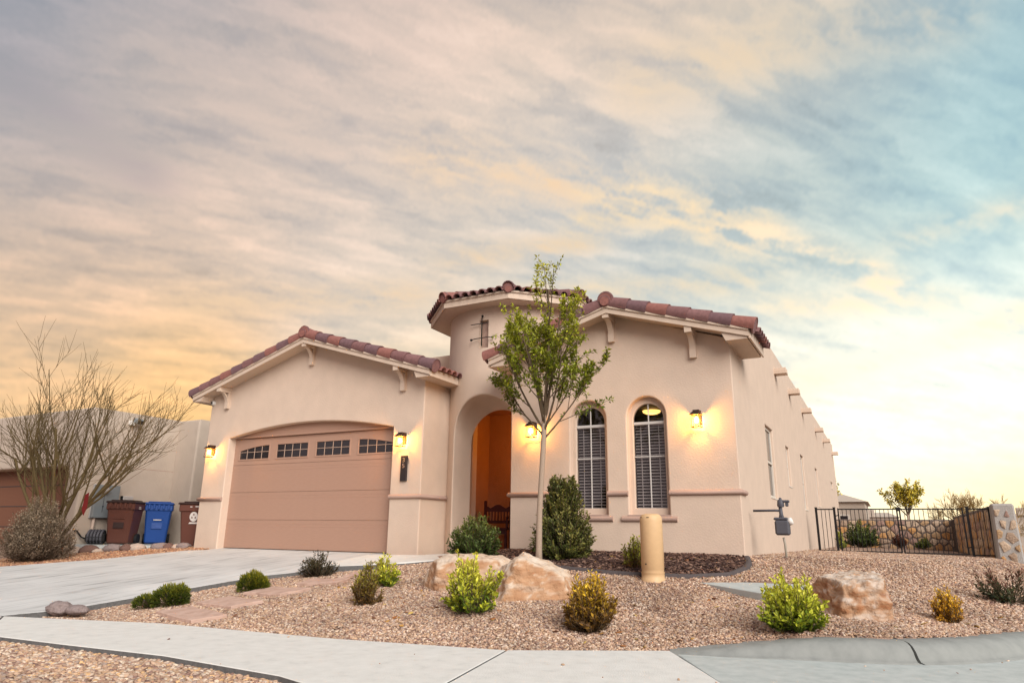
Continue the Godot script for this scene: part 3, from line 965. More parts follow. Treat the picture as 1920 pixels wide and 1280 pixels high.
func side_window(house: Node3D, z0: float, z1: float, y0: float, y1: float, halves: bool):
	var w := Node3D.new()
	w.name = "side_window"
	var k := 0
	while house.has_node(NodePath(w.name)):
		k += 1
		w.name = "side_window_%03d" % k
	house.add_child(w)
	w.position = Vector3(-1.88, y0, (z0 + z1) * 0.5) - origin_of(house)
	var xf := Transform3D(Basis(Vector3(0, 0, -1), Vector3.UP, Vector3(1, 0, 0)), Vector3(-1.88 - 0.05, 0, 0))
	var st := mb()
	plate(st, rect(-z0 - 0.01, y0 - 0.01, -z1 + 0.01, y1 + 0.01), [rect(-z0 + 0.05, y0 + 0.05, -z1 - 0.05, y1 - 0.05)], xf, 0.06, 0.006)
	wpart("frame", st, M.white_frame, w)
	var ym := lerpf(y0, y1, 0.5)
	if halves:
		wpart("rail", boxm(Vector3(-1.955, ym, (z0 + z1) * 0.5), Vector3(0.05, 0.045, absf(z1 - z0) - 0.1), 0.005), M.white_frame, w)
		for b in [[y0 + 0.05, ym - 0.022, -1.965], [ym + 0.022, y1 - 0.05, -1.955]]:
			wpart("pane", boxm(Vector3(b[2], (b[0] + b[1]) * 0.5, (z0 + z1) * 0.5), Vector3(0.006, b[1] - b[0], absf(z1 - z0) - 0.1)), M.door_glass, w)
	else:
		wpart("pane", boxm(Vector3(-1.96, ym, (z0 + z1) * 0.5), Vector3(0.006, y1 - y0 - 0.1, absf(z1 - z0) - 0.1)), M.door_glass, w)
	wpart("sill", boxm(Vector3(-1.925, y0 - 0.012, (z0 + z1) * 0.5), Vector3(0.11, 0.03, absf(z1 - z0) - 0.01), 0.004), M.white_frame, w)

func build_house():
	var house := thing("house", "cream stucco house with a garage wing, a round entrance tower and clay tiled roofs", "house", Vector3(-7.75, 0.55, -10.75))
	# garage front wall with its segmental opening
	var o := PackedVector2Array([Vector2(-13.83, 0.2), Vector2(-13.08, 0.2), Vector2(-13.08, 2.965)])
	for i in range(1, 24):
		var t := i / 24.0
		o.append(Vector2(lerpf(-13.08, -8.41, t), 2.965 + 0.245 * (1.0 - pow(2.0 * t - 1.0, 2.0))))
	o.append_array(PackedVector2Array([Vector2(-8.41, 2.965), Vector2(-8.41, 0.2), Vector2(-7.69, 0.2), Vector2(-7.69, 3.99), Vector2(-10.72, 4.925), Vector2(-13.83, 3.97)]))
	var st := mb()
	plate(st, o, [], Transform3D(Basis.IDENTITY, Vector3(0, 0, FZ)), 0.35, 0.02)
	wpart("garage_wall", st, M.stucco, house)
	for x in [-7.84, -13.68]:
		wpart("garage_side_wall", boxm(Vector3(x, 2.1, -11.55 if x > -10 else -12.3), Vector3(0.3, 3.8, 0.9 if x > -10 else 2.4)), M.stucco, house)
	st = mb(true)
	box(st, Vector3(-10.745, 3.142, -10.932), Vector3(4.66, 0.36, 0.06))
	box(st, Vector3(-10.745, 2.985, -10.908), Vector3(4.655, 0.04, 0.05), 0.006)
	wpart("door_header", st, M.door_paint, house)
	garage_door(house)
	# wing front wall with two arched openings
	st = mb()
	plate(st, PackedVector2Array([Vector2(-5.77, 0.2), Vector2(-1.88, 0.2), Vector2(-1.88, 3.99), Vector2(-3.80, 4.625), Vector2(-5.77, 3.99)]), [arched(-4.30, 1.235, 0.325, 3.165, 28), arched(-3.285, 1.235, 0.325, 3.165, 28)], Transform3D(Basis.IDENTITY, Vector3(0, 0, FZ)), 0.28, 0.024, 0.016)
	wpart("wing_wall", st, M.stucco, house)
	st = mb(true)
	box(st, Vector3(-5.63, 2.1, -12.2), Vector3(0.28, 3.8, 2.34))
	wpart("wing_inner_wall", st, M.stucco, house)
	# long side wall, square windows recessed
	var sx := Transform3D(Basis(Vector3(0, 0, -1), Vector3.UP, Vector3(1, 0, 0)), Vector3(-1.88, 0, 0))
	var wins := [[-13.85, -14.86, 1.69, 3.06, true], [-16.85, -17.46, 2.08, 2.98, true], [-19.95, -20.75, 1.66, 3.10, true], [-24.2, -25.05, 1.9, 3.10, false], [-31.2, -32.4, 2.88, 3.14, false]]
	var holes := []
	for w in wins:
		holes.append(rect(-w[0], w[2], -w[1], w[3]))
	st = mb()
	plate(st, PackedVector2Array([Vector2(11.03, 0.1), Vector2(35.0, 0.1), Vector2(35.0, 5.04), Vector2(13.25, 5.04), Vector2(13.24, 4.74), Vector2(12.4, 4.42), Vector2(11.79, 4.09), Vector2(11.78, 3.98), Vector2(11.03, 3.98)]), holes, sx, 0.3, 0.022, 0.002)
	wpart("side_wall", st, M.stucco, house)
	for w in wins:
		side_window(house, w[0], w[1], w[2], w[3], w[4])
	st = mb(true)
	for b in [[Vector3(-8.03, 4.45, -13.42), Vector3(11.6, 1.2, 0.3)], [Vector3(-8.0, 2.5, -34.85), Vector3(11.6, 5.0, 0.28)], [Vector3(-13.69, 2.5, -24.2), Vector3(0.28, 5.0, 21.2)]]:
		wpart("parapet_wall", boxm(b[0], b[1]), M.stucco, house)
	wpart("flat_roof", boxm(Vector3(-7.85, 4.5, -24.1), Vector3(11.3, 0.2, 21.0)), M.roof_dark, house)
	for z in [-16.1, -18.65, -21.75, -26.0, -29.2, -34.0]:
		st = mb(true)
		box(st, Vector3(-1.76, 4.51, z), Vector3(0.29, 0.05, 0.28), 0.008)
		box(st, Vector3(-1.76, 4.575, z - 0.115), Vector3(0.282, 0.09, 0.05), 0.008)
		box(st, Vector3(-1.76, 4.575, z + 0.115), Vector3(0.282, 0.09, 0.05), 0.008)
		wpart("scupper", st, M.fascia, house)
	# room behind the arched windows
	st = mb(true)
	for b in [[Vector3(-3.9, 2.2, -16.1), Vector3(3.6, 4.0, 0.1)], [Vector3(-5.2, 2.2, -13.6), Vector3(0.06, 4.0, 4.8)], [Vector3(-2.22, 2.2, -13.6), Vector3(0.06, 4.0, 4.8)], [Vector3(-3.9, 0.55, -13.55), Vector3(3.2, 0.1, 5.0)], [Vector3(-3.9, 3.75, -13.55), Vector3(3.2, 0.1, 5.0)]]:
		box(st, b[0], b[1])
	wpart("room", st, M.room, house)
	var disc := mb()
	lathe(disc, Vector3(-4.40, 3.62, -14.85), [Vector2(0, -0.045), Vector2(0.13, -0.04), Vector2(0.19, -0.01), Vector2(0.2, 0.03), Vector2(0.0, 0.03)], 20)
	wpart("ceiling_lamp", disc, M.ceiling_lamp, house)
	var ol := OmniLight3D.new()
	ol.name = "ceiling_lamp_light"
	ol.light_color = Color(1.0, 0.72, 0.42); ol.light_energy = 0.05; ol.omni_range = 8.0; ol.omni_attenuation = 2.0; ol.light_size = 0.15; ol.shadow_enabled = true
	house.add_child(ol)
	ol.position = Vector3(-4.40, 3.5, -14.85) - origin_of(house)
	arched_window(house, -4.30, -4.73, -3.885, false)
	arched_window(house, -3.285, -3.735, -2.845, true)
	# belt trim
	var by := 1.612
	trim("belt_trim", house, [Vector3(-13.83, by, -11.6), Vector3(-13.83, by, FZ), Vector3(-13.085, by, FZ)], 0.043, M.stucco_trim).rotation = Vector3.ZERO
	trim("belt_trim", house, [Vector3(-8.41, by, FZ), Vector3(-7.69, by, FZ), Vector3(-7.69, by, -11.62)], 0.043, M.stucco_trim)
	trim("belt_trim", house, [Vector3(-5.77, by, -11.2), Vector3(-5.77, by, FZ), Vector3(-4.64, by, FZ)], 0.043, M.stucco_trim)
	trim("belt_trim", house, [Vector3(-3.965, by, FZ), Vector3(-3.62, by, FZ)], 0.043, M.stucco_trim)
	trim("belt_trim", house, [Vector3(-2.95, by, FZ), Vector3(-1.88, by, FZ), Vector3(-1.88, by, -11.12)], 0.043, M.stucco_trim)
	gable_roof("garage_roof", house, -10.72, 3.36, 5.0, 0.304, -10.40, -11.75, -13.27, -13.83, -7.69)
	gable_roof("wing_roof", house, -3.80, 2.27, 4.70, 0.302, -10.40, -11.75, -13.27, -5.77, -1.88)
	for b in [[-10.72, 4.90], [-8.2, 4.12], [-13.26, 4.12]]:
		bracket(house, b[0], b[1])
	for b in [[-3.82, 4.60], [-2.45, 4.175], [-5.2, 4.175]]:
		bracket(house, b[0], b[1])
	tower(house)

func garage_door(house: Node3D):
	var d := Node3D.new()
	d.name = "garage_door"
	house.add_child(d)
	d.position = Vector3(-10.7, 0.571, -10.94) - origin_of(house)
	var ys := [0.575, 1.172, 1.76, 2.365, 2.958]
	var wx := []
	for i in 4: wx.append(-12.44 + 1.16 * i)
	for i in 4:
		var st := mb()
		var holes := []
		if i == 3:
			for k in 4: holes.append(door_window(wx[k], k))
		plate(st, rect(-13.3, ys[i] + 0.002, -8.2, ys[i + 1] - 0.002), holes, Transform3D(Basis.IDENTITY, Vector3(0, 0, -10.94)), 0.045, 0.006)
		# pressed grooves across the panel
		for g in ([0.075, 0.13] if i < 3 else [0.035]):
			st.set_smooth_group(-1)
			box(st, Vector3(-10.75, ys[i + 1] - g, -10.942), Vector3(5.0, 0.012, 0.008), 0.003)
		wpart("door_panel", st, M.door_paint, d)
	for k in 4:
		var o: PackedVector2Array = door_window(wx[k], k)
		var st := mb()
		plate(st, inset(o, -0.03), [inset(o, 0.004)], Transform3D(Basis.IDENTITY, Vector3(0, 0, -10.930)), 0.012, 0.005)
		wpart("window_frame", st, M.door_paint, d)
		var x0: float = wx[k] - 0.46
		for c in 4:
			for r in 2:
				var cell := rect(x0 + c * 0.23 + 0.008, 2.50 + 0.152 * r + 0.007, x0 + (c + 1) * 0.23 - 0.008, 2.50 + 0.152 * (r + 1) - 0.007)
				if r == 1: cell = rect(x0 + c * 0.23 + 0.008, 2.659, x0 + (c + 1) * 0.23 - 0.008, 2.80)
				var got := Geometry2D.intersect_polygons(cell, inset(o, 0.006))
				if got.size():
					st = mb(true)
					prism(st, got[0], Transform3D(Basis.IDENTITY, Vector3(0, 0, -10.952)), 0.006)
					wpart("pane", st, M.door_glass, d)
		st = mb(true)
		for c in range(1, 4): box(st, Vector3(x0 + c * 0.23, 2.64 - (0.04 if (k == 0 and c == 1) or (k == 3 and c == 3) else 0.0), -10.945), Vector3(0.013, 0.29 - (0.06 if (k == 0 and c == 1) or (k == 3 and c == 3) else 0.0), 0.012), 0.003)
		box(st, Vector3(wx[k], 2.652, -10.9455), Vector3(0.92, 0.013, 0.011), 0.003)
		wpart("window_grid", st, M.door_grid, d)
	wpart("backing", boxm(Vector3(-10.75, 2.65, -11.0), Vector3(5.0, 0.5, 0.02)), M.room, d)

func door_window(cx: float, k: int) -> PackedVector2Array:
	var p := PackedVector2Array([Vector2(cx - 0.46, 2.495), Vector2(cx + 0.46, 2.495)])
	for i in 9:
		var t := 1.0 - i / 8.0
		var y := 2.792
		if k == 0: y = 2.685 + 0.107 * sin(t * PI / 2)
		if k == 3: y = 2.685 + 0.107 * sin((1.0 - t) * PI / 2)
		p.append(Vector2(cx - 0.46 + 0.92 * t, y))
	return p

# round entrance tower with its arched way in and a tiled, eight-sided roof
const TX := -6.7
const TZ := -12.7
const TR := 1.45
func on_tower(x: float, y: float, r := TR) -> Vector3:
	return Vector3(x, y, TZ + sqrt(maxf(r * r - (x - TX) * (x - TX), 0.0)))

func tower(house: Node3D):
	var hw := 0.73
	var spring := 2.83
	var ycap := 5.36
	var st := mb()
	var azs := []
	for i in 25: azs.append(-rad_to_deg(asin((hw + 0.03) / TR)) * (1.0 - i / 12.0))
	var all := []
	var a0: float = azs[0]
	for i in 16: all.append(lerpf(-115.0, a0, i / 16.0))
	all.append_array(azs)
	for i in range(1, 17): all.append(lerpf(azs[24], 115.0, i / 16.0))
	all.append(-3.6); all.append(4.6)
	all.sort()
	var pt := func(az: float, y: float, r := TR) -> Vector3: return Vector3(TX + sin(deg_to_rad(az)) * r, y, TZ + cos(deg_to_rad(az)) * r)
	var low := func(az: float) -> float:
		var x := absf(sin(deg_to_rad(az)) * TR)
		return spring + sqrt(maxf((hw + 0.03) * (hw + 0.03) - x * x, 0.0)) if x <= hw + 0.0301 else 0.3
	for i in all.size() - 1:
		var p: float = all[i]
		var q: float = all[i + 1]
		if q - p < 0.01: continue
		var inside: bool = p >= a0 - 0.001 and q <= -a0 + 0.001
		var lp: float = maxf(low.call(p), spring) if inside else 0.3
		var lq: float = maxf(low.call(q), spring) if inside else 0.3
		var spans := [[lp, lq, ycap]]
		if p >= -3.61 and q <= 4.61:
			spans = [[lp, lq, 4.50], [5.075, 5.075, ycap]]
		for s in spans:
			quad(st, pt.call(p, s[0]), pt.call(q, s[1]), pt.call(q, s[2]), pt.call(p, s[2]))
	# rounded edge of the archway and its reveal
	var rings := []
	var zin := -12.02
	for s in 7:
		var ring := []
		for k in 31:
			var e := 0.03
			var dz := 0.0
			if s <= 4:
				var t := PI / 2 * s / 4
				e = 0.03 * (1.0 - sin(t)); dz = 0.03 * (1.0 - cos(t))
				if s == 0:
					e = 0.037; dz = 0.0015
			var w := hw + e
			var yb := spring
			if s == 6: w = hw - 0.05; yb = spring - 0.13
			var p := Vector2.ZERO
			if k < 3: p = Vector2(-w, lerpf(0.3, yb, k / 3.0))
			elif k > 27: p = Vector2(w, lerpf(yb, 0.3, (k - 27) / 3.0))
			else:
				var a := PI * (1.0 - (k - 3) / 24.0)
				p = Vector2(cos(a) * w, yb + sin(a) * w)
			var f := on_tower(TX + p.x, p.y)
			if s == 5: f.z = lerpf(f.z, zin, 0.5); f.x = TX + p.x * 0.985
			if s == 6: f = Vector3(TX + p.x, p.y, zin)
			f.z -= dz
			ring.append(f)
		rings.append(ring)
	st.set_smooth_group(3)
	for s in 6:
		for k in 30:
			quad(st, rings[s][k], rings[s + 1][k], rings[s + 1][k + 1], rings[s][k + 1])
	# slit window niche
	st.set_smooth_group(-1)
	var n0: Vector3 = pt.call(-3.6, 4.5); var n1: Vector3 = pt.call(4.6, 4.5)
	var b0 := n0 + Vector3(0, 0, -0.12); var b1 := n1 + Vector3(0, 0, -0.12)
	var h := Vector3(0, 0.575, 0)
	quad(st, n0, n1, b1, b0); quad(st, b0 + h, b1 + h, n1 + h, n0 + h)
	quad(st, n0, b0, b0 + h, n0 + h); quad(st, b1, n1, n1 + h, b1 + h)
	quad(st, b0, b1, b1 + h, b0 + h)
	wpart("tower_wall", st, M.stucco, house)
	wpart("slit_window", boxm((b0 + b1) * 0.5 + Vector3(0, 0.285, 0.012), Vector3(0.17, 0.53, 0.016), 0.003), M.stucco_trim, house)
	# the porch behind the arch
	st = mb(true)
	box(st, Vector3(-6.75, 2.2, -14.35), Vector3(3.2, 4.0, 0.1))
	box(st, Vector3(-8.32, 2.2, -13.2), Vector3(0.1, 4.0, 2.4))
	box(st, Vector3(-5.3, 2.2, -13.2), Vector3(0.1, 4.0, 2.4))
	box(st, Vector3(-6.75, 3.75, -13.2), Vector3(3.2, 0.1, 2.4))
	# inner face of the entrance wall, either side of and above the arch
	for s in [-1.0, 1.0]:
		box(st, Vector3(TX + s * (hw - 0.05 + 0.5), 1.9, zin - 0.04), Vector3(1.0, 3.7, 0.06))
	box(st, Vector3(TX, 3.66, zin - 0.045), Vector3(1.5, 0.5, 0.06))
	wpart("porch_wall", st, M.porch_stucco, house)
	wpart("porch_floor", boxm(Vector3(-6.75, 0.56, -13.2), Vector3(3.1, 0.12, 2.36)), M.flagstone, house)
	# roof
	var re := 1.93
	var ye := 5.33
	var roof := Node3D.new()
	roof.name = "tower_roof"
	house.add_child(roof)
	roof.position = Vector3(TX, ye, TZ) - origin_of(house)
	var c := Vector3(TX, ye, TZ)
	var ap := re * cos(PI / 8)
	var side := 2.0 * re * sin(PI / 8)
	var fall := 0.30
	st = mb(true)
	var fas := mb(true)
	var und := mb(true)
	for k in 8:
		var a := PI / 8 + k * PI / 4
		var b := a + PI / 4
		var p := Vector3(sin(a), 0, cos(a)); var q := Vector3(sin(b), 0, cos(b))
		var y1 := Vector3(0, 0.155, 0)
		tri(st, c, c + p * (re - 0.03), c + q * (re - 0.03))
		quad(fas, c + p * re, c + q * re, c + q * re + y1, c + p * re + y1)
		quad(fas, c + q * re, c + p * re, c + p * (re - 0.04), c + q * (re - 0.04))
		quad(fas, c + p * re + y1, c + q * re + y1, c + q * (re - 0.04) + y1, c + p * (re - 0.04) + y1)
		var e := 1.015
		quad(fas, c + p * re * e + y1 * 0.78, c + q * re * e + y1 * 0.78, c + q * re * e + y1 * 1.03, c + p * re * e + y1 * 1.03)
		quad(fas, c + q * re * e + y1 * 0.78, c + p * re * e + y1 * 0.78, c + p * re + y1 * 0.78, c + q * re + y1 * 0.78)
		tri(und, c + p * re * e + y1 * 1.04, c + q * re * e + y1 * 1.04, c + y1 + Vector3(0, ap * fall, 0))
	wpart("soffit", st, M.fascia, roof)
	wpart("fascia", fas, M.fascia, roof)
	wpart("underlay", und, M.roof_dark, roof)
	var fm := tile_mesh(0.076, 0.092, 0.43, 0.0, 180.0, 5)
	var hm := tile_mesh(0.10, 0.118, 0.40, -5.0, 185.0, 7)
	for k in 8:
		var m := PI / 4 * (k + 1)
		var out := Vector3(sin(m), 0, cos(m))
		var tan := Vector3(cos(m), 0, -sin(m))
		var down := (out - Vector3(0, fall, 0)).normalized()
		var nrm := (out * fall + Vector3.UP).normalized()
		var cols := int(side / 0.19)
		for w in cols:
			var u: float = (w - (cols - 1) * 0.5) * 0.19
			for j in 6:
				var r: float = ap + 0.06 - 0.38 * (j + 1)
				if r < 0.05 or absf(u) > (r + 0.2) * tan_pi8() : continue
				put_tile("tile", roof, fm, c + Vector3(0, 0.165 + (ap - r) * fall, 0) + out * r + tan * u + nrm * 0.012, down, nrm)
		var hd := Vector3(sin(m + PI / 8), 0, cos(m + PI / 8))
		var hf := fall * cos(PI / 8)
		var hdown := (hd - Vector3(0, hf, 0)).normalized()
		var hn := (hd * hf + Vector3.UP).normalized()
		for j in 5:
			var r := re + 0.03 - 0.36 * (j + 1)
			put_tile("hip_tile", roof, hm, c + Vector3(0, 0.20 + (re - r) * hf, 0) + hd * r + hn * 0.03, hdown, hn)
		for i in 4:
			var rr := 0.125 - i * 0.02
			var he := mb(true)
			var rp := PackedVector2Array()
			for q in 14: rp.append(Vector2(cos(TAU * q / 14), sin(TAU * q / 14)) * rr)
			prism(he, rp, Transform3D(Basis(hn.cross(hdown).normalized(), hn, hdown), c + Vector3(0, 0.222 - i * 0.014, 0) + hd * (re + 0.01) + hdown * 0.014 * i), 0.04)
			wpart("hip_end", he, M["tile%d" % (i % 2)], roof)
		var stop := mb(true)
		var disc := PackedVector2Array()
		for i in 12: disc.append(Vector2(cos(TAU * i / 12), sin(TAU * i / 12)) * 0.11)
		var zb := hdown
		prism(stop, disc, Transform3D(Basis(hn.cross(zb).normalized(), hn, zb), c + Vector3(0, 0.215, 0) + hd * (re - 0.02)), 0.03)
		wpart("hip_stop", stop, M.tile0, roof)
	# lit lantern hanging in the porch, out of sight behind the wing
	var pl := thing("porch_lantern", "small hanging lamp glowing orange inside the arched porch", "lamp", Vector3(-5.98, 3.7, -13.0))
	var cord := mb()
	tube(cord, [Vector3(0, 0, 0), Vector3(0, -0.42, 0)], [0.008], 6)
	part("cord", cord, M.iron, pl)
	var shade := mb()
	lathe(shade, Vector3(0, -0.46, 0), [Vector2(0.0, 0.06), Vector2(0.05, 0.05), Vector2(0.13, -0.02), Vector2(0.12, -0.02), Vector2(0.045, 0.04), Vector2(0, 0.045)], 16)
	part("shade", shade, M.bronze, pl)
	var bl := SphereMesh.new(); bl.radius = 0.045; bl.height = 0.09; bl.radial_segments = 12; bl.rings = 6
	part("bulb", bl, M.bulb, pl, Vector3(0, -0.5, 0))
	var spot := SpotLight3D.new()
	spot.name = "light"
	spot.light_color = Color(1.0, 0.60, 0.17); spot.light_energy = 1.15; spot.spot_range = 10.0; spot.spot_attenuation = 2.0; spot.spot_angle = 72.0; spot.spot_angle_attenuation = 0.9; spot.light_size = 0.06; spot.shadow_enabled = true
	pl.add_child(spot)
	spot.position = Vector3(-0.05, -0.5, -0.06)
	spot.look_at_from_position(pl.position + spot.position, Vector3(-7.1, 3.3, -14.3))

func tan_pi8() -> float:
	return tan(PI / 8)

func light_in(o: Node3D, at: Vector3, c: Color, energy: float):
	var l := OmniLight3D.new()
	l.name = "light"
	l.light_color = c; l.light_energy = energy; l.omni_range = 12.0; l.omni_attenuation = 2.0; l.light_size = 0.035; l.shadow_enabled = true
	l.position = at
	o.add_child(l)

# ---------------------------------------------------------------- the houses around
func wall_box(house: Node3D, called: String, x0, x1, y0, y1, z0, z1, m: Material, ch := 0.02):
	wpart(called, boxm(Vector3((x0 + x1) * 0.5, (y0 + y1) * 0.5, (z0 + z1) * 0.5), Vector3(absf(x1 - x0), absf(y1 - y0), absf(z1 - z0)), ch), m, house)

func build_neighbours():
	var h := thing("neighbour_house", "flat roofed beige stucco house beside the driveway with bins along its wall", "house", Vector3(-21, 0.5, -9.85))
	# the front wall has the garage opening in it
	var st := mb()
	plate(st, PackedVector2Array([Vector2(-30, 0.2), Vector2(-22.2, 0.2), Vector2(-22.2, 2.40), Vector2(-17.62, 2.40), Vector2(-17.62, 0.2), Vector2(-17.0, 0.2), Vector2(-17.0, 3.83), Vector2(-30, 3.83)]), [], Transform3D(Basis.IDENTITY, Vector3(0, 0, -9.85)), 0.5, 0.05)
	wpart("front_wall", st, M.stucco_neighbour, h)
	wall_box(h, "garage_door", -22.4, -17.4, 0.2, 2.6, -10.3, -10.2, M.garage_brown)
	for i in 3:
		wpart("door_groove", boxm(Vector3(-19.9, 0.95 + i * 0.52, -10.197), Vector3(4.6, 0.02, 0.01)), M.room, h)
	st = mb()
	plate(st, rect(10.35, 0.2, 12.28, 3.83), [], Transform3D(Basis(Vector3(0, 0, -1), Vector3.UP, Vector3(1, 0, 0)), Vector3(-17, 0, 0)), 0.4, 0.004)
	box(st, Vector3(-17.18, 2.0, -11.31), Vector3(0.35, 3.6, 1.9))
	wpart("side_wall", st, M.stucco_neighbour, h)
	st = mb()
	plate(st, rect(-18, 0.2, -16.2, 3.83), [], Transform3D(Basis.IDENTITY, Vector3(0, 0, -12.28)), 0.4, 0.05)
	plate(st, rect(12.69, 0.2, 26, 3.83), [], Transform3D(Basis(Vector3(0, 0, -1), Vector3.UP, Vector3(1, 0, 0)), Vector3(-16.2, 0, 0)), 0.4, 0.004)
	wpart("set_out_wall", st, M.stucco_neighbour, h)
	wall_box(h, "roof", -29.9, -17.35, 3.2, 3.4, -25.8, -10.36, M.roof_dark)
	wall_box(h, "back_wall", -30, -16.6, 0.2, 3.83, -26.4, -26, M.stucco_neighbour)
	wall_box(h, "far_wall", -30, -29.6, 0.2, 3.83, -26, -10.4, M.stucco_neighbour)
	for a in [[-17.0, -10.36, -12.27], [-16.2, -12.7, -20.0]]:
		wpart("control_joint", boxm(Vector3(a[0] + 0.001, 2.44, (a[1] + a[2]) * 0.5), Vector3(0.006, 0.012, absf(a[1] - a[2]))), M.stucco_trim, h)
	# flood light high on the neighbour's side wall
	var f := thing("flood_light", "small grey and white floodlight high on the neighbour's side wall", "floodlight", Vector3(-17, 3.60, -10.86))
	part("mount", boxm(Vector3(0.05, -0.03, 0), Vector3(0.1, 0.12, 0.14), 0.01), M.plastic_white, f)
	part("head", boxm(Vector3(0.17, 0.02, -0.10), Vector3(0.16, 0.12, 0.20), 0.015, Basis(Vector3(0, 0, 1), -0.35)), M.meter_grey, f)
	part("lens", boxm(Vector3(0.252, -0.012, -0.10), Vector3(0.01, 0.09, 0.16), 0.0, Basis(Vector3(0, 0, 1), -0.35)), M.door_glass, f)
	# houses beyond the back garden wall and across the side street
	far_house("beige house with a low roof showing over the back garden wall by the gate", Vector3(-3.6, 0.3, -42), 5.4, 6, 2.35, 0.5, 0.0)
	far_house("small pale house further off, just above the garden wall", Vector3(-0.7, 0.2, -58), 2.6, 5, 2.1, 0.35, 0.0)
	far_house("distant house across the side street beyond the stone pillar", Vector3(10.6, 0.2, -62), 6.0, 8, 2.3, 0.35, 0.0)

func far_house(label: String, at: Vector3, w: float, d: float, h: float, rise: float, turn: float):
	var o := thing("distant_house", label, "house", at, turn, "houses beyond the garden wall")
	part("wall", boxm(Vector3(0, h * 0.5, 0), Vector3(w, h, d), 0.02), M.stucco_neighbour, o)
	var st := mb(true)
	box(st, Vector3(0, h + rise * 0.5, 0), Vector3(w + 0.3, rise, d + 0.3), 0.0, Basis.IDENTITY, Vector2(0.55, 0.35))
	part("roof", st, M.stucco_neighbour, o)
	part("parapet", boxm(Vector3(-w * 0.25, h + 0.24, d * 0.5 - 0.1), Vector3(w * 0.45, 0.5, 0.3), 0.02), M.stucco_neighbour, o)
	for x in [-0.25, 0.25]:
		var wi := part("window", boxm(Vector3(w * x, h * 0.56, d * 0.5 + 0.01), Vector3(w * 0.22, h * 0.36, 0.05), 0.006), M.white_frame, o)
		part("pane", boxm(Vector3(w * x, h * 0.56, d * 0.5 + 0.032), Vector3(w * 0.19, h * 0.30, 0.012)), M.door_glass, wi)

# ---------------------------------------------------------------- stone walls
# irregular stones: cells round jittered seeds, each shrunk by its joint
func stones(o: Node3D, xf: Transform3D, w: float, h: float, cw: float, chh: float, joint: float, proud: float):
	var seeds := []
	var rows := int(round(h / chh))
	var cols := int(round(w / cw))
	for j in range(-1, rows + 1):
		for i in range(-1, cols + 1):
			var fit := j >= 0 and j < rows and i >= 0 and i < cols
			seeds.append([Vector2((i + 0.5 + 0.45 * (j & 1) - 0.2 + rng.randf_range(-0.30, 0.30)) * w / cols, (j + 0.5 + rng.randf_range(-0.26, 0.26)) * h / rows), fit])
	var bounds := rect(0, 0, w, h)
	for s in seeds:
		var cell := bounds
		var p: Vector2 = s[0]
		for t in seeds:
			var q: Vector2 = t[0]
			if q == p or p.distance_to(q) > cw * 3.2: continue
			var m := (p + q) * 0.5
			var n := (q - p).normalized()
			var tg := Vector2(-n.y, n.x) * 9.0
			var keep := PackedVector2Array([m + tg, m - tg, m - tg - n * 18.0, m + tg - n * 18.0])
			var got := Geometry2D.intersect_polygons(cell, keep)
			cell = got[0] if got.size() else PackedVector2Array()
			if cell.is_empty(): break
		if cell.size() < 3: continue
		var small := Geometry2D.offset_polygon(cell, -joint * rng.randf_range(0.8, 1.7))
		if small.is_empty(): continue
		var poly: PackedVector2Array = small[0]
		if Geometry2D.is_polygon_clockwise(poly): poly.reverse()
		var area := 0.0
		for k in poly.size(): area += poly[k].cross(poly[(k + 1) % poly.size()])
		if area < 0.008: continue
		var c := Vector2.ZERO
		for k in poly: c += k
		c /= poly.size()
		var st := mb(true)
		var z := proud * rng.randf_range(0.5, 1.2)
		var mid := PackedVector2Array()
		var top := PackedVector2Array()
		var b := minf(0.045, sqrt(area) * 0.16)
		for k in poly:
			var dir := (c - k).normalized()
			mid.append(k + dir * b * rng.randf_range(0.2, 0.5))
			top.append(k + dir * b * rng.randf_range(1.0, 1.8))
		var lift := []
		for k in poly: lift.append(z * rng.randf_range(0.8, 1.1))
		for k in poly.size():
			var l := (k + 1) % poly.size()
			quad(st, xf * v3(poly[k], -0.02), xf * v3(poly[l], -0.02), xf * v3(mid[l], z * 0.6), xf * v3(mid[k], z * 0.6))
			quad(st, xf * v3(mid[k], z * 0.6), xf * v3(mid[l], z * 0.6), xf * v3(top[l], lift[l]), xf * v3(top[k], lift[k]))
			tri(st, xf * v3(top[k], lift[k]), xf * v3(c, z * 1.05), xf * v3(top[l], lift[l]))
		wpart("stone", st, M["wall_stone%d" % (rng.randi() % 5)], o)

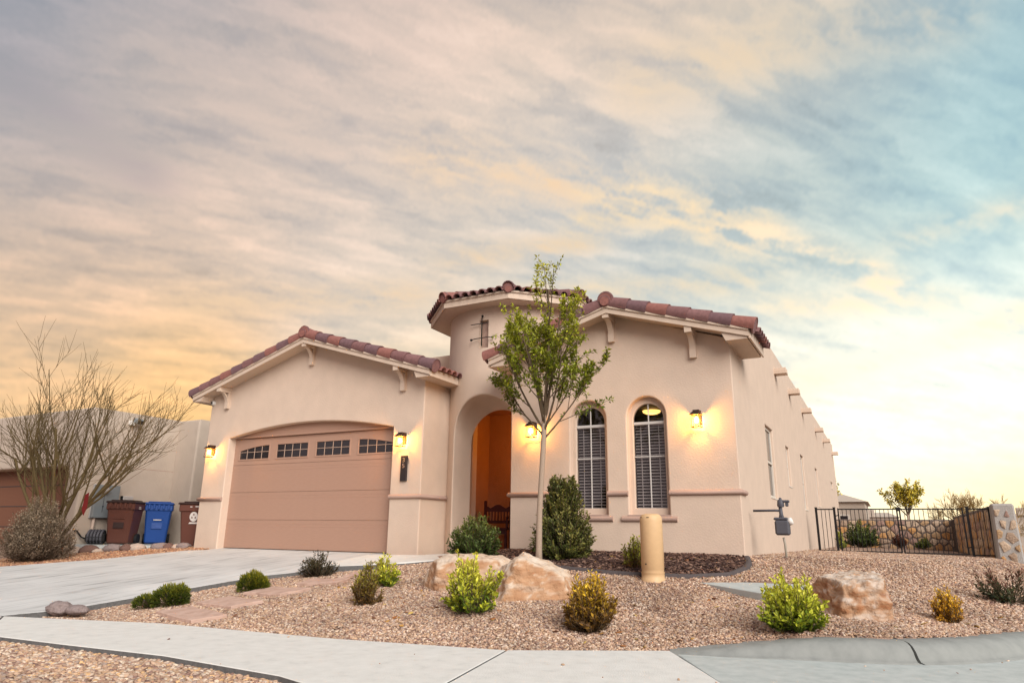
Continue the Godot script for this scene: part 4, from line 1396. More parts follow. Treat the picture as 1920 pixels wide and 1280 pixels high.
func build_stone_walls():
	var back := thing("stone_wall", "grey and tan fieldstone wall closing the back of the side garden, seen through the gate", "wall", Vector3(0, 0.5, -31))
	wpart("core", boxm(Vector3(0, 1.02, -31.2), Vector3(5.4, 1.24, 0.36), 0.03), M.mortar_dark, back)
	stones(back, Transform3D(Basis.IDENTITY, Vector3(-2.2, 0.5, -31.02)), 4.3, 1.12, 0.30, 0.24, 0.014, 0.035)
	var side := thing("stone_wall", "sunlit fieldstone wall along the side street ending in the pillar by the gate", "wall", Vector3(2.35, 0.4, -19.5))
	var st := mb(true)
	box(st, Vector3(2.36, 1.03, -25.3), Vector3(0.36, 1.42, 11.4), 0.03)
	wpart("core", st, M.mortar_dark, side)
	var cap := mb(true)
	box(cap, Vector3(2.35, 1.04, -19.62), Vector3(0.50, 1.44, 0.50), 0.04, Basis.IDENTITY, Vector2(0.86, 0.9))
	wpart("pillar", cap, M.mortar, side)
	stones(side, Transform3D(Basis(Vector3(0, 0, -1), Vector3.UP, Vector3(1, 0, 0)).rotated(Vector3.UP, PI), Vector3(2.19, 0.48, -30.9)), 11.0, 1.2, 0.34, 0.26, 0.014, 0.03)
	stones(side, Transform3D(Basis(Vector3.RIGHT, -0.02), Vector3(2.12, 0.42, -19.362)), 0.46, 1.26, 0.24, 0.27, 0.03, 0.025)
	stones(side, Transform3D(Basis(Vector3(0, 0, -1), Vector3.UP, Vector3(1, 0, 0)), Vector3(2.585, 0.4, -19.4)), 0.42, 1.2, 0.25, 0.26, 0.02, 0.025)
	# low stones at the foot of the pillar towards the street
	tag(part("rock", rock_mesh(31, Vector3(0.16, 0.11, 0.2)), M.wall_stone2, self, Vector3(2.68, 0.36, -19.1)), "tan stone at the foot of the pillar on the street side", "rock").rotation.y = 0.6

# ---------------------------------------------------------------- the iron gate
func build_gate():
	var z := -19.9
	var g := thing("iron_gate", "black iron fence with a double gate between the side wall and the stone pillar", "gate", Vector3(0.25, 0.58, z))
	var fl := func(x): return land(x, z)
	for p in [[-1.62, 0.055], [-1.19, 0.055], [1.695, 0.055], [2.135, 0.055]]:
		var y0: float = fl.call(p[0]) - 0.1
		var st := mb(true)
		box(st, Vector3(p[0], (y0 + 1.69) * 0.5, z), Vector3(p[1], 1.69 - y0, p[1]), 0.004)
		box(st, Vector3(p[0], 1.702, z), Vector3(p[1] + 0.018, 0.022, p[1] + 0.018), 0.006)
		wpart("post", st, M.iron, g)
	for a in [["fence_panel", -1.592, -1.218, 3], ["gate_leaf", -1.10, 0.225, 13], ["gate_leaf", 0.285, 1.60, 12], ["fence_panel", 1.723, 2.107, 3]]:
		var n := part(a[0], boxm(Vector3((a[1] + a[2]) * 0.5, 1.66, z) - Vector3(0.25, 0.58, z), Vector3(a[2] - a[1], 0.03, 0.03), 0.004), M.iron, g)
		var yb: float = lerpf(0.64, 0.60, (a[1] + 1.6) / 3.7)
		var st := mb(true)
		box(st, Vector3((a[1] + a[2]) * 0.5, yb, z), Vector3(a[2] - a[1], 0.03, 0.03), 0.004, Basis(Vector3(0, 0, 1), -0.008))
		wpart("bottom_rail", st, M.iron, n)
		var fence: bool = a[0] == "fence_panel"
		if not fence:
			for x in [a[1], a[2]]:
				wpart("stile", boxm(Vector3(x, (1.675 + yb) * 0.5, z), Vector3(0.034, 1.675 - yb + 0.03, 0.034), 0.004), M.iron, n)
			var hx: float = a[1] - 0.045 if a[1] < 0 else a[2] + 0.045
			for y in [1.5, 0.78]:
				wpart("hinge", boxm(Vector3(hx, y, z), Vector3(0.10, 0.022, 0.022), 0.004, Basis(Vector3(0, 0, 1), 0.3)), M.iron, n)
		for i in a[3]:
			var x: float = lerpf(a[1], a[2], (i + 1.0) / (a[3] + 1.0))
			wpart("picket", boxm(Vector3(x, (1.66 + yb) * 0.5, z), Vector3(0.014, 1.66 - yb, 0.014), 0.002), M.iron, n)
	wpart("latch", boxm(Vector3(0.255, 1.655, z + 0.03), Vector3(0.10, 0.09, 0.05), 0.01), M.iron, g)

# ---------------------------------------------------------------- lanterns, number board, camera, cross
func build_lanterns():
	for a in [[-13.56, 2.70, "lit bronze wall lantern on the narrow pillar at the far side of the garage door"], [-8.13, 2.70, "lit bronze wall lantern above the dark house number board"], [-5.31, 2.73, "lit bronze wall lantern between the archway and the arched windows, behind the young tree"], [-2.44, 2.74, "lit bronze wall lantern near the right corner of the house"]]:
		var o := thing("wall_lantern", a[2], "lantern", Vector3(a[0], a[1], FZ), 0.0, "lanterns on the front walls")
		var st := mb(true)
		box(st, Vector3(0, 0.015, 0.012), Vector3(0.105, 0.22, 0.024), 0.004)
		part("backplate", st, M.bronze, o)
		part("arm", boxm(Vector3(0, 0.105, 0.075), Vector3(0.10, 0.035, 0.14), 0.004), M.bronze, o)
		st = mb(true)
		box(st, Vector3(0, 0.065, 0.125), Vector3(0.185, 0.05, 0.185), 0.004, Basis.IDENTITY, Vector2(0.56, 0.56))
		part("cap", st, M.bronze, o)
		st = mb(true)
		for sx in [-1.0, 1.0]:
			for sz in [-1.0, 1.0]:
				tube(st, [Vector3(sx * 0.048, 0.045, 0.125 + sz * 0.048), Vector3(sx * 0.070, -0.145, 0.125 + sz * 0.070)], [0.0045], 5)
		part("cage", st, M.bronze, o)
		st = mb(true)
		for s in [-1.0, 1.0]:
			box(st, Vector3(s * 0.070, -0.147, 0.125), Vector3(0.013, 0.013, 0.15), 0.002)
			box(st, Vector3(0, -0.147, 0.125 + s * 0.070), Vector3(0.127, 0.0125, 0.0125), 0.002)
		part("bottom_ring", st, M.bronze, o)
		st = mb()
		lathe(st, Vector3(0, 0, 0.125), [Vector2(0.047, -0.14), Vector2(0.047, 0.035)], 16)
		part("glass", st, M.lantern_glass, o)
		st = mb()
		lathe(st, Vector3(0, -0.01, 0.125), [Vector2(0, -0.075), Vector2(0.02, -0.072), Vector2(0.034, -0.05), Vector2(0.036, -0.025), Vector2(0.024, 0.005), Vector2(0.014, 0.03), Vector2(0.0, 0.031)], 14)
		part("bulb", st, M.bulb, o)
		part("socket", boxm(Vector3(0, 0.03, 0.125), Vector3(0.03, 0.03, 0.03), 0.004), M.bronze, o)
		light_in(o, Vector3(0, -0.042, 0.125), Color(1.0, 0.70, 0.30), 0.27)
	var b := thing("number_board", "tall dark house number board with a pale 3 at its top", "house number", Vector3(-8.085, 1.90, FZ))
	part("board", boxm(Vector3(0, 0.24, 0.02), Vector3(0.145, 0.48, 0.04), 0.005), M.board_dark, b)
	for a in [["3", 0.375], ["5", 0.265]]:
		var t := TextMesh.new()
		t.text = a[0]; t.font_size = 32; t.pixel_size = 0.0033; t.depth = 0.008
		var f := SystemFont.new(); f.font_names = PackedStringArray(["Droid Sans"]); t.font = f
		part("numeral", t, M.board_number if a[0] == "3" else M.stucco_trim, b, Vector3(0, a[1] + 0.02, 0.043))
	var st2 := mb(true)
	tube(st2, [Vector3(0.08, 0.475, 0.03), Vector3(0.098, 0.42, 0.03), Vector3(0.106, 0.33, 0.02)], [0.004], 5)
	part("hook", st2, M.bronze, b)
	var c := thing("security_camera", "small white dome camera under the far eave of the garage", "camera", Vector3(-13.755, 3.83, FZ))
	var s := mb()
	lathe(s, Vector3.ZERO, [Vector2(0, 0.07), Vector2(0.035, 0.065), Vector2(0.052, 0.045), Vector2(0.057, 0.0)], 18)
	var o := part("housing", s, M.plastic_white, c)
	o.rotation_degrees.x = 90
	var sp := SphereMesh.new(); sp.radius = 0.032; sp.height = 0.064; sp.radial_segments = 14; sp.rings = 8
	part("lens", sp, M.rubber, c, Vector3(-0.006, 0.0, 0.055))
	var x := thing("wall_cross", "black iron ornament of crossed bars before the tower's slit window", "ornament", Vector3(-6.70, 4.52, -11.19))
	var bars := mb()
	tube(bars, [Vector3(0, 0.0, 0), Vector3(0, 0.62, 0)], [0.011], 6)
	part("upright", bars, M.iron, x)
	var cb := mb(); tube(cb, [Vector3(-0.26, 0.47, -0.008), Vector3(0.15, 0.475, -0.008)], [0.009], 6)
	part("crossbar", cb, M.iron, x)
	cb = mb(); tube(cb, [Vector3(-0.24, 0.16, -0.01), Vector3(-0.12, 0.168, 0.0), Vector3(0.10, 0.172, 0.0), Vector3(0.24, 0.162, -0.01)], [0.009], 6)
	part("crossbar", cb, M.iron, x)
	for p in [Vector3(0.01, 0.62, 0), Vector3(-0.245, 0.155, -0.01), Vector3(0.245, 0.16, -0.01)]:
		var k := SphereMesh.new(); k.radius = 0.026; k.height = 0.052; k.radial_segments = 10; k.rings = 6
		part("finial", k, M.iron, x, p)

# ---------------------------------------------------------------- rocks, pavers, bollard, meter, slab
func rock_mesh(sd: int, half: Vector3, planes := [], rough := 0.10, res := 10, freq := 1.6, crust := 0.0) -> Mesh:
	var n := FastNoiseLite.new(); n.seed = sd; n.frequency = freq; n.fractal_octaves = 4
	var r := RandomNumberGenerator.new(); r.seed = sd
	if planes.is_empty():
		for i in 7:
			var d := Vector3(r.randf_range(-1, 1), r.randf_range(-0.6, 1), r.randf_range(-1, 1)).normalized()
			planes.append([d, r.randf_range(0.78, 0.98)])
	var st := mb()
	for ax in 3:
		for s in [-1.0, 1.0]:
			var pts := []
			for j in res + 1:
				for i in res + 1:
					var p := Vector3.ZERO
					p[ax] = s
					p[(ax + 1) % 3] = tan((float(i) / res * 2.0 - 1.0) * PI / 4) * s
					p[(ax + 2) % 3] = tan((float(j) / res * 2.0 - 1.0) * PI / 4)
					var d := p.normalized()
					var k := 1.0
					for q in planes:
						var dot: float = d.dot(q[0])
						if dot > 0.02: k = minf(k, q[1] / dot)
					var e := d * k * half
					e *= 1.0 + n.get_noise_3dv(e * 2.0 / maxf(half.x, 0.2)) * rough * 2.0
					pts.append(e)
			for j in res:
				for i in res:
					var a := j * (res + 1) + i
					quad(st, pts[a], pts[a + 1], pts[a + res + 2], pts[a + res + 1])
	st.generate_normals()
	var m: ArrayMesh = st.commit()
	if crust <= 0.0: return m
	# sandstone with a pale crust on the faces that were bedding planes
	var a := m.surface_get_arrays(0)
	var cols := PackedColorArray()
	var vs: PackedVector3Array = a[Mesh.ARRAY_VERTEX]
	var ns: PackedVector3Array = a[Mesh.ARRAY_NORMAL]
	for i in vs.size():
		var t := smoothstep(0.30, 0.60, ns[i].y + n.get_noise_3dv(vs[i] * 5.0) * 0.35)
		var w := smoothstep(0.05, 0.3, n.get_noise_3dv(vs[i] * Vector3(1.5, 6.0, 1.5) + Vector3.ONE * 9.0)) * 0.5
		cols.append(Color(0.76, 0.54, 0.39).lerp(Color(1.0, 1.0, 1.0), clampf(t * crust + w * (1.0 - t), 0, 1)))
	a[Mesh.ARRAY_COLOR] = cols
	m = ArrayMesh.new()
	m.add_surface_from_arrays(Mesh.PRIMITIVE_TRIANGLES, a)
	return m

func pl(x: float, y: float, z: float, d: float) -> Array:
	return [Vector3(x, y, z).normalized(), d]

var PAVERS := []

func build_yard():
	# boulders
	var b := tag(part("boulder", rock_mesh(3, Vector3(0.62, 0.52, 0.42), [pl(0, 0.18, 1, 0.80), pl(-1, 0.35, 0.25, 0.62), pl(0.95, 0.22, 0.2, 0.80), pl(0.42, 1, 0.10, 0.60), pl(-0.75, 1, 0.0, 0.66), pl(0, 0.2, -1, 0.8), pl(0, -1, 0, 0.5), pl(0.8, 0.7, 0.1, 0.74)], 0.06, 30, 1.6, 1.0), M.boulder, self, Vector3(-3.78, 0.36, -7.55)), "large orange boulder with a pale sloping top in front of the young tree", "boulder", "boulders in the gravel yard")
	b.rotation_degrees.y = 28
	b = tag(part("boulder", rock_mesh(8, Vector3(0.66, 0.40, 0.40), [pl(0, 0.2, 1, 0.8), pl(-1, 0.15, 0.2, 0.82), pl(0.95, 0.22, 0.2, 0.9), pl(0.05, 1, 0.08, 0.80), pl(-0.7, 1, 0.0, 0.95), pl(0, 0.2, -1, 0.8), pl(0, -1, 0, 0.6)], 0.05, 28, 1.6, 0.9), M.boulder, self, Vector3(-4.75, 0.37, -7.85)), "long flat-topped tan boulder half hidden behind the yellow bush", "boulder", "boulders in the gravel yard")
	b.rotation_degrees.y = 30
	b = tag(part("boulder", rock_mesh(14, Vector3(0.43, 0.40, 0.44), [pl(0.05, 0.12, 1, 0.80), pl(-1, 0.25, 0.55, 0.66), pl(1, 0.12, 0.2, 0.78), pl(-0.06, 1, 0.14, 0.60), pl(-0.5, 0.9, -0.4, 0.76), pl(0, 0.3, -1, 0.8), pl(0, -1, 0, 0.5)], 0.07, 30, 1.6, 0.9), M.boulder_pale, self, Vector3(-0.42, 0.37, -8.05)), "blocky boulder with a flat pale top and white chipped side beside the concrete slab", "boulder", "boulders in the gravel yard")
	b.rotation_degrees.y = 14
	# the rock at the corner of the drive
	b = tag(part("rock", rock_mesh(21, Vector3(0.17, 0.085, 0.13), [], 0.10, 12), M.rock_grey, self, Vector3(-8.80, 0.05, -5.12)), "round grey rock where the driveway meets the pavement", "rock")
	b = tag(part("rock", rock_mesh(22, Vector3(0.15, 0.06, 0.11), [], 0.08, 10), M.rock_grey, self, Vector3(-8.52, 0.045, -5.16)), "flat grey rock leaning on the round one at the driveway corner", "rock")
	# rocks edging the gravel by the bins
	var rocks := [[-15.95, -9.35, 0.20, "rock_pale", "pale"], [-15.72, -9.55, 0.22, "rock_brown", "dark brown"], [-15.5, -9.62, 0.12, "rock_pale", "small pale"], [-15.36, -9.86, 0.22, "rock_grey", "grey"], [-15.12, -10.02, 0.2, "rock_brown", "brown"], [-14.98, -10.16, 0.2, "rock_pale", "cream"], [-14.62, -10.5, 0.2, "rock_grey", "purplish grey"], [-14.42, -10.58, 0.16, "rock_brown", "small brown"], [-14.3, -10.66, 0.13, "rock_pale", "tiny pale"], [-14.12, -10.72, 0.16, "rock_grey", "last grey"]]
	for i in rocks.size():
		var a: Array = rocks[i]
		var o := tag(part("edging_rock", rock_mesh(40 + i, Vector3(a[2], a[2] * 0.55, a[2] * 0.7), [], 0.10, 7), M[a[3]], self, Vector3(a[0], land(a[0], a[1]) + a[2] * 0.22, a[1])), "%s rock in the row edging the gravel before the bins, %s from the shrub" % [a[4], ["first", "second", "third", "fourth", "fifth", "sixth", "seventh", "eighth", "ninth", "tenth"][i]], "rock", "rocks edging the gravel before the bins")
		o.rotation.y = rng.randf() * 3.0
	# stepping stones
	var ss := [[Vector2(-7.51, -5.47), Vector2(-6.70, -5.29), Vector2(-6.50, -5.62), Vector2(-7.36, -5.82)], [Vector2(-7.58, -6.03), Vector2(-6.86, -5.94), Vector2(-6.74, -6.32), Vector2(-7.50, -6.46)], [Vector2(-7.55, -6.74), Vector2(-6.86, -6.70), Vector2(-6.76, -7.12), Vector2(-7.62, -7.21)], [Vector2(-7.42, -7.52), Vector2(-6.70, -7.52), Vector2(-6.76, -7.88), Vector2(-7.52, -7.94)], [Vector2(-7.2, -8.22), Vector2(-6.56, -8.2), Vector2(-6.6, -8.56), Vector2(-7.3, -8.6)]]
	for i in ss.size():
		var q := PackedVector2Array()
		for k in 4:
			var u: Vector2 = ss[i][k]
			var w: Vector2 = ss[i][(k + 1) % 4]
			for t in 4: q.append(u.lerp(w, t / 4.0) + Vector2(rng.randf_range(-0.02, 0.02), rng.randf_range(-0.02, 0.02)))
		var st := mb(true)
		slab(st, Array(q), func(x, z): return land(x, z) + 0.045, 0.10)
		PAVERS.append(q)
		tag(part("stepping_stone", st, M.flagstone, self), ["pink flagstone nearest the pavement", "second pink flagstone from the pavement", "middle flagstone of the five in the gravel path", "fourth flagstone from the pavement", "flagstone nearest the front walkway"][i], "stepping stone", "flagstones leading across the gravel")
	# utility slab half under the blocky boulder
	var sl := mb(true)
	slab(sl, [Vector2(-2.13, -8.93), Vector2(-1.22, -8.16), Vector2(-0.6, -8.5), Vector2(-0.8, -9.1), Vector2(-1.4, -9.3)], func(_x, z): return 0.425 + (-8.9 - z) * 0.05, 0.2)
	tag(part("concrete_slab", sl, M.concrete_kerb, self), "grey concrete slab lying in the gravel behind the bright green bush", "slab")
	# bollard
	var o := thing("bollard", "tan plastic utility post with a domed top standing in the gravel", "utility post", Vector3(-2.684, 0.43, -8.83))
	var s := mb()
	lathe(s, Vector3.ZERO, [Vector2(0.150, -0.05), Vector2(0.150, 0.025), Vector2(0.143, 0.032), Vector2(0.143, 0.085), Vector2(0.147, 0.09), Vector2(0.147, 0.105)], 32)
	part("base", s, M.bollard_paint, o)
	s = mb()
	lathe(s, Vector3.ZERO, [Vector2(0.138, 0.10), Vector2(0.139, 0.14), Vector2(0.143, 0.145), Vector2(0.142, 0.72), Vector2(0.139, 0.76), Vector2(0.126, 0.79), Vector2(0.10, 0.806), Vector2(0.05, 0.814), Vector2(0.0, 0.816)], 32)
	part("cover", s, M.bollard_paint, o)
	var key := SphereMesh.new(); key.radius = 0.011; key.height = 0.022; key.radial_segments = 8; key.rings = 4
	part("lock", key, M.rubber, o, Vector3(-0.045, 0.20, 0.133))
	for a in [-0.8, 0.0]:
		part("vent", boxm(Vector3(sin(a) * 0.138, 0.765, cos(a) * 0.138), Vector3(0.03, 0.008, 0.01), 0.0, Basis(Vector3.UP, a)), M.rubber, o)
	# gas meter on its pipe
	o = thing("gas_meter", "grey gas meter on a thin pipe beside the side wall", "gas meter", Vector3(-1.40, 0.65, -11.25))
	s = mb()
	tube(s, [Vector3(0.02, -0.1, 0), Vector3(0.015, 0.25, 0.0), Vector3(0.0, 0.36, 0)], [0.019], 8)
	part("riser", s, M.galvanised, o)
	s = mb(true)
	box(s, Vector3(0.0, 0.52, 0), Vector3(0.235, 0.25, 0.17), 0.03)
	box(s, Vector3(-0.015, 0.665, 0), Vector3(0.23, 0.05, 0.16), 0.02)
	part("body", s, M.gas_grey, o)
	s = mb()
	lathe(s, Vector3.ZERO, [Vector2(0, 0.045), Vector2(0.05, 0.04), Vector2(0.062, 0.02), Vector2(0.062, -0.03), Vector2(0, -0.03)], 16)
	var dial := part("dial", s, M.plastic_white, o, Vector3(0.13, 0.625, 0.0))
	dial.rotation_degrees = Vector3(0, 0, -70)
	s = mb()
	tube(s, [Vector3(-0.005, 0.66, 0), Vector3(-0.005, 0.74, 0), Vector3(-0.01, 0.86, 0)], [0.05, 0.032, 0.03], 10)
	tube(s, [Vector3(-0.01, 0.80, 0), Vector3(-0.10, 0.805, 0.0), Vector3(-0.46, 0.80, 0)], [0.020], 8)
	part("pipe", s, M.gas_grey, o)
	s = mb()
	lathe(s, Vector3(0, 0.86, 0), [Vector2(0.05, 0.0), Vector2(0.06, 0.03), Vector2(0.05, 0.11), Vector2(0.025, 0.13), Vector2(0.02, 0.155), Vector2(0, 0.16)], 14)
	part("regulator", s, M.gas_grey, o)
	part("vent_arm", boxm(Vector3(0.085, 0.955, 0), Vector3(0.12, 0.045, 0.07), 0.012), M.gas_grey, o)
	part("vent_mouth", boxm(Vector3(0.10, 0.905, 0), Vector3(0.05, 0.07, 0.05), 0.01), M.gas_grey, o)
	o.scale = Vector3.ONE * 0.88

# ---------------------------------------------------------------- bins and boxes along the neighbour's wall
func make_bin(label: String, at: Vector3, turn: float, body: Material, lid: Material, group: String, emblem: int):
	var o := thing("wheelie_bin", label, "bin", at, turn, group)
	var st := mb(true)
	box(st, Vector3(0, 0.44, 0), Vector3(0.47, 0.84, 0.52), 0.03, Basis.IDENTITY, Vector2(1.27, 1.32))
	box(st, Vector3(0, 0.88, 0.0), Vector3(0.64, 0.17, 0.72), 0.025)
	part("body", st, body, o)
	st = mb(true)
	box(st, Vector3(0, 0.985, 0.01), Vector3(0.68, 0.05, 0.78), 0.02, Basis.IDENTITY, Vector2(0.96, 0.96))
	box(st, Vector3(0, 1.02, 0.0), Vector3(0.52, 0.03, 0.58), 0.014)
	part("lid", st, lid, o)
	st = mb(true)
	for i in 5: box(st, Vector3(-0.22 + i * 0.11, 0.90, 0.372), Vector3(0.055, 0.13, 0.035), 0.01)
	part("front_rib", st, body, o)
	part("grip_recess", boxm(Vector3(0, 0.52, 0.302), Vector3(0.24, 0.30, 0.012), 0.004, Basis(Vector3.RIGHT, -0.09)), lid, o)
	part("bar", boxm(Vector3(0, 0.60, 0.322), Vector3(0.26, 0.02, 0.03), 0.006), body, o)
	st = mb(); tube(st, [Vector3(-0.26, 0.93, -0.40), Vector3(0.26, 0.93, -0.40)], [0.018], 8)
	part("handle", st, lid, o)
	for s in [-1.0, 1.0]:
		var w := CylinderMesh.new(); w.top_radius = 0.125; w.bottom_radius = 0.125; w.height = 0.06; w.radial_segments = 20
		var wh := part("wheel", w, M.rubber, o, Vector3(s * 0.275, 0.125, -0.20))
		wh.rotation_degrees.z = 90
	# printed marks
	st = mb(true)
	var xf := Transform3D(Basis(Vector3(0, 0, -1), Vector3.UP, Vector3(1, 0, 0)), Vector3(0.322, 0, 0))
	if emblem == 1:
		prism(st, rect(-0.06, 0.86, 0.0, 0.885), xf, 0.003); prism(st, rect(0.015, 0.86, 0.06, 0.885), xf, 0.003); prism(st, rect(-0.07, 0.825, 0.08, 0.85), xf, 0.003)
		part("print", st, M.print_white, o)
	elif emblem == 2:
		prism(st, rect(-0.10, 0.90, -0.05, 0.918), xf, 0.003); prism(st, rect(0.02, 0.905, 0.10, 0.928), xf, 0.003)
		part("print", st, M.print_white, o)
		st = mb(true)
		var e := Transform3D(Basis(Vector3(0, 0, -1), Vector3.UP, Vector3(1, 0, 0)).rotated(Vector3(0, 0, 1), -0.085), Vector3(0.298, 0.64, 0))
		var disc := PackedVector2Array()
		for i in 20: disc.append(Vector2(cos(TAU * i / 20) * 0.095, 0.05 + sin(TAU * i / 20) * 0.11))
		prism(st, disc, e, 0.003)
		prism(st, PackedVector2Array([Vector2(-0.11, -0.11), Vector2(0.11, -0.11), Vector2(0.085, -0.075), Vector2(-0.085, -0.075)]), e, 0.003)
		part("emblem", st, M.print_white, o)
		st = mb(true)
		e.origin.x += 0.003
		for i in 3:
			var a := TAU * i / 3 + PI / 2
			var c := Vector2(cos(a), sin(a)) * 0.045 + Vector2(0, 0.05)
			prism(st, PackedVector2Array([c + Vector2(-0.025, -0.012), c + Vector2(0.025, -0.012), c + Vector2(0.0, 0.03)]), e, 0.003)
		part("emblem_figure", st, body, o)
	else:
		prism(st, rect(-0.09, 0.575, 0.09, 0.595), Transform3D(Basis.IDENTITY, Vector3(0, 0, 0.338)), 0.004)
		part("print", st, M.print_white, o)
	return o

func build_bins_and_boxes():
	var pad := mb(true)
	slab(pad, [Vector2(-17, -9.95), Vector2(-15.95, -9.85), Vector2(-14.1, -10.85), Vector2(-13.9, -12.2), Vector2(-16.2, -12.27), Vector2(-17, -12.2)], func(_x, _z): return 0.578, 0.1)
	setting("bin_pad", pad, M.concrete_kerb)
	make_bin("brown wheelie bin with white lettering under the grey electricity meter box", Vector3(-16.42, 0.58, -10.72), 36, M.bin_brown, M.bin_brown_dark, "wheelie bins between the houses", 1)
	make_bin("blue wheelie bin standing between two brown ones", Vector3(-16.42, 0.58, -11.62), 52, M.bin_blue, M.bin_blue, "wheelie bins between the houses", 0)
	make_bin("brown wheelie bin with a white round emblem, half hidden by the garage corner", Vector3(-14.28, 0.545, -11.16), -62, M.bin_brown, M.bin_brown_dark, "wheelie bins between the houses", 2)
	var o := thing("meter_box", "grey electricity meter cabinet with a round glass meter on the neighbour's wall", "meter box", Vector3(-17, 1.19, -10.48))
	part("cabinet", boxm(Vector3(0.07, 0.39, 0), Vector3(0.14, 0.78, 0.60), 0.008), M.meter_grey, o)
	part("rim", boxm(Vector3(0.02, 0.39, 0), Vector3(0.04, 0.81, 0.63), 0.006), M.meter_light, o)
	var s := mb()
	lathe(s, Vector3.ZERO, [Vector2(0.085, 0.0), Vector2(0.085, 0.06), Vector2(0.07, 0.09), Vector2(0, 0.10)], 20)
	var d := part("meter", s, M.meter_light, o, Vector3(0.14, 0.66, 0.10))
	d.rotation_degrees.z = -90
	s = mb()
	lathe(s, Vector3.ZERO, [Vector2(0.098, 0.0), Vector2(0.098, 0.035), Vector2(0.088, 0.04), Vector2(0.088, 0.0)], 20)
	d = part("meter_ring", s, M.bin_brown_dark, o, Vector3(0.14, 0.66, 0.10)); d.rotation_degrees.z = -90
	part("seam", boxm(Vector3(0.141, 0.33, 0.08), Vector3(0.006, 0.4, 0.008)), M.rubber, o)
	part("latch", boxm(Vector3(0.147, 0.27, 0.08), Vector3(0.014, 0.03, 0.03), 0.004), M.rubber, o)
	s = mb(); tube(s, [Vector3(0.06, 0.0, 0.20), Vector3(0.06, -0.62, 0.20)], [0.036], 10)
	part("conduit", s, M.pipe_beige, o)
	o = thing("junction_box", "small pale grey box on the wall beside the meter cabinet", "junction box", Vector3(-17, 1.45, -11.05))
	part("cover", boxm(Vector3(0.05, 0.14, 0), Vector3(0.10, 0.29, 0.27), 0.012), M.meter_light, o)
	part("side", boxm(Vector3(0.045, 0.14, 0.145), Vector3(0.09, 0.29, 0.016), 0.003), M.rubber, o)
	o = thing("hose_reel", "dark garden hose reel with a crank on the ground under the meter cabinet", "hose reel", Vector3(-16.72, 0.58, -10.28), 40)
	s = mb(true)
	box(s, Vector3(0, 0.15, 0), Vector3(0.42, 0.26, 0.30), 0.06)
	part("case", s, M.rubber, o)
	s = mb()
	for i in 5:
		var ring := []
		for k in 15: ring.append(Vector3(-0.14 + i * 0.07, 0.17 + sin(TAU * k / 14) * 0.15, cos(TAU * k / 14) * 0.15))
		tube(s, ring, [0.03], 6, false)
	part("hose", s, M.gas_grey, o)
	s = mb(); tube(s, [Vector3(-0.2, 0.12, 0.05), Vector3(-0.3, 0.16, 0.06), Vector3(-0.42, 0.30, 0.06), Vector3(-0.44, 0.30, 0.12)], [0.018, 0.018, 0.02, 0.03], 6)
	part("crank", s, M.rubber, o)
	# the carved chair in the porch
	o = thing("porch_chair", "dark red carved wooden armchair standing in the arched porch", "chair", Vector3(-7.62, 0.622, -13.55), 18)
	part("seat", boxm(Vector3(0, 0.43, 0.0), Vector3(0.58, 0.05, 0.50), 0.012), M.wood_dark_red, o)
	for sx in [-1.0, 1.0]:
		part("leg", boxm(Vector3(sx * 0.26, 0.205, 0.21), Vector3(0.055, 0.41, 0.055), 0.008), M.wood_dark_red, o)
		part("back_post", boxm(Vector3(sx * 0.29, 0.52, -0.23), Vector3(0.06, 1.04, 0.06), 0.01), M.wood_dark_red, o)
		var ar := part("armrest", boxm(Vector3(sx * 0.29, 0.67, 0.0), Vector3(0.07, 0.035, 0.50), 0.012), M.wood_dark_red, o)
		part("arm_post", boxm(Vector3(sx * 0.28, 0.55, 0.20), Vector3(0.05, 0.21, 0.05), 0.008), M.wood_dark_red, ar)
	var crest := PackedVector2Array([Vector2(-0.26, 0.80), Vector2(0.26, 0.80)])
	for i in 21:
		var x := 0.26 - 0.52 * i / 20.0
		crest.append(Vector2(x, 0.90 + 0.055 * cos(x / 0.26 * PI * 1.0) * (1.0 if absf(x) < 0.2 else 0.6) + 0.05 * smoothstep(0.16, 0.26, absf(x))))
	s = mb(true); prism(s, crest, Transform3D(Basis.IDENTITY, Vector3(0, 0, -0.21)), 0.035)
	part("crest_rail", s, M.wood_dark_red, o)
	part("back_rail", boxm(Vector3(0, 0.58, -0.23), Vector3(0.53, 0.06, 0.03), 0.006), M.wood_dark_red, o)
	part("apron", boxm(Vector3(0, 0.365, 0.22), Vector3(0.5, 0.09, 0.03), 0.006), M.wood_dark_red, o)
	for i in 7:
		part("spindle", boxm(Vector3(-0.21 + i * 0.07, 0.70, -0.23), Vector3(0.026, 0.22, 0.024), 0.006), M.wood_dark_red, o)

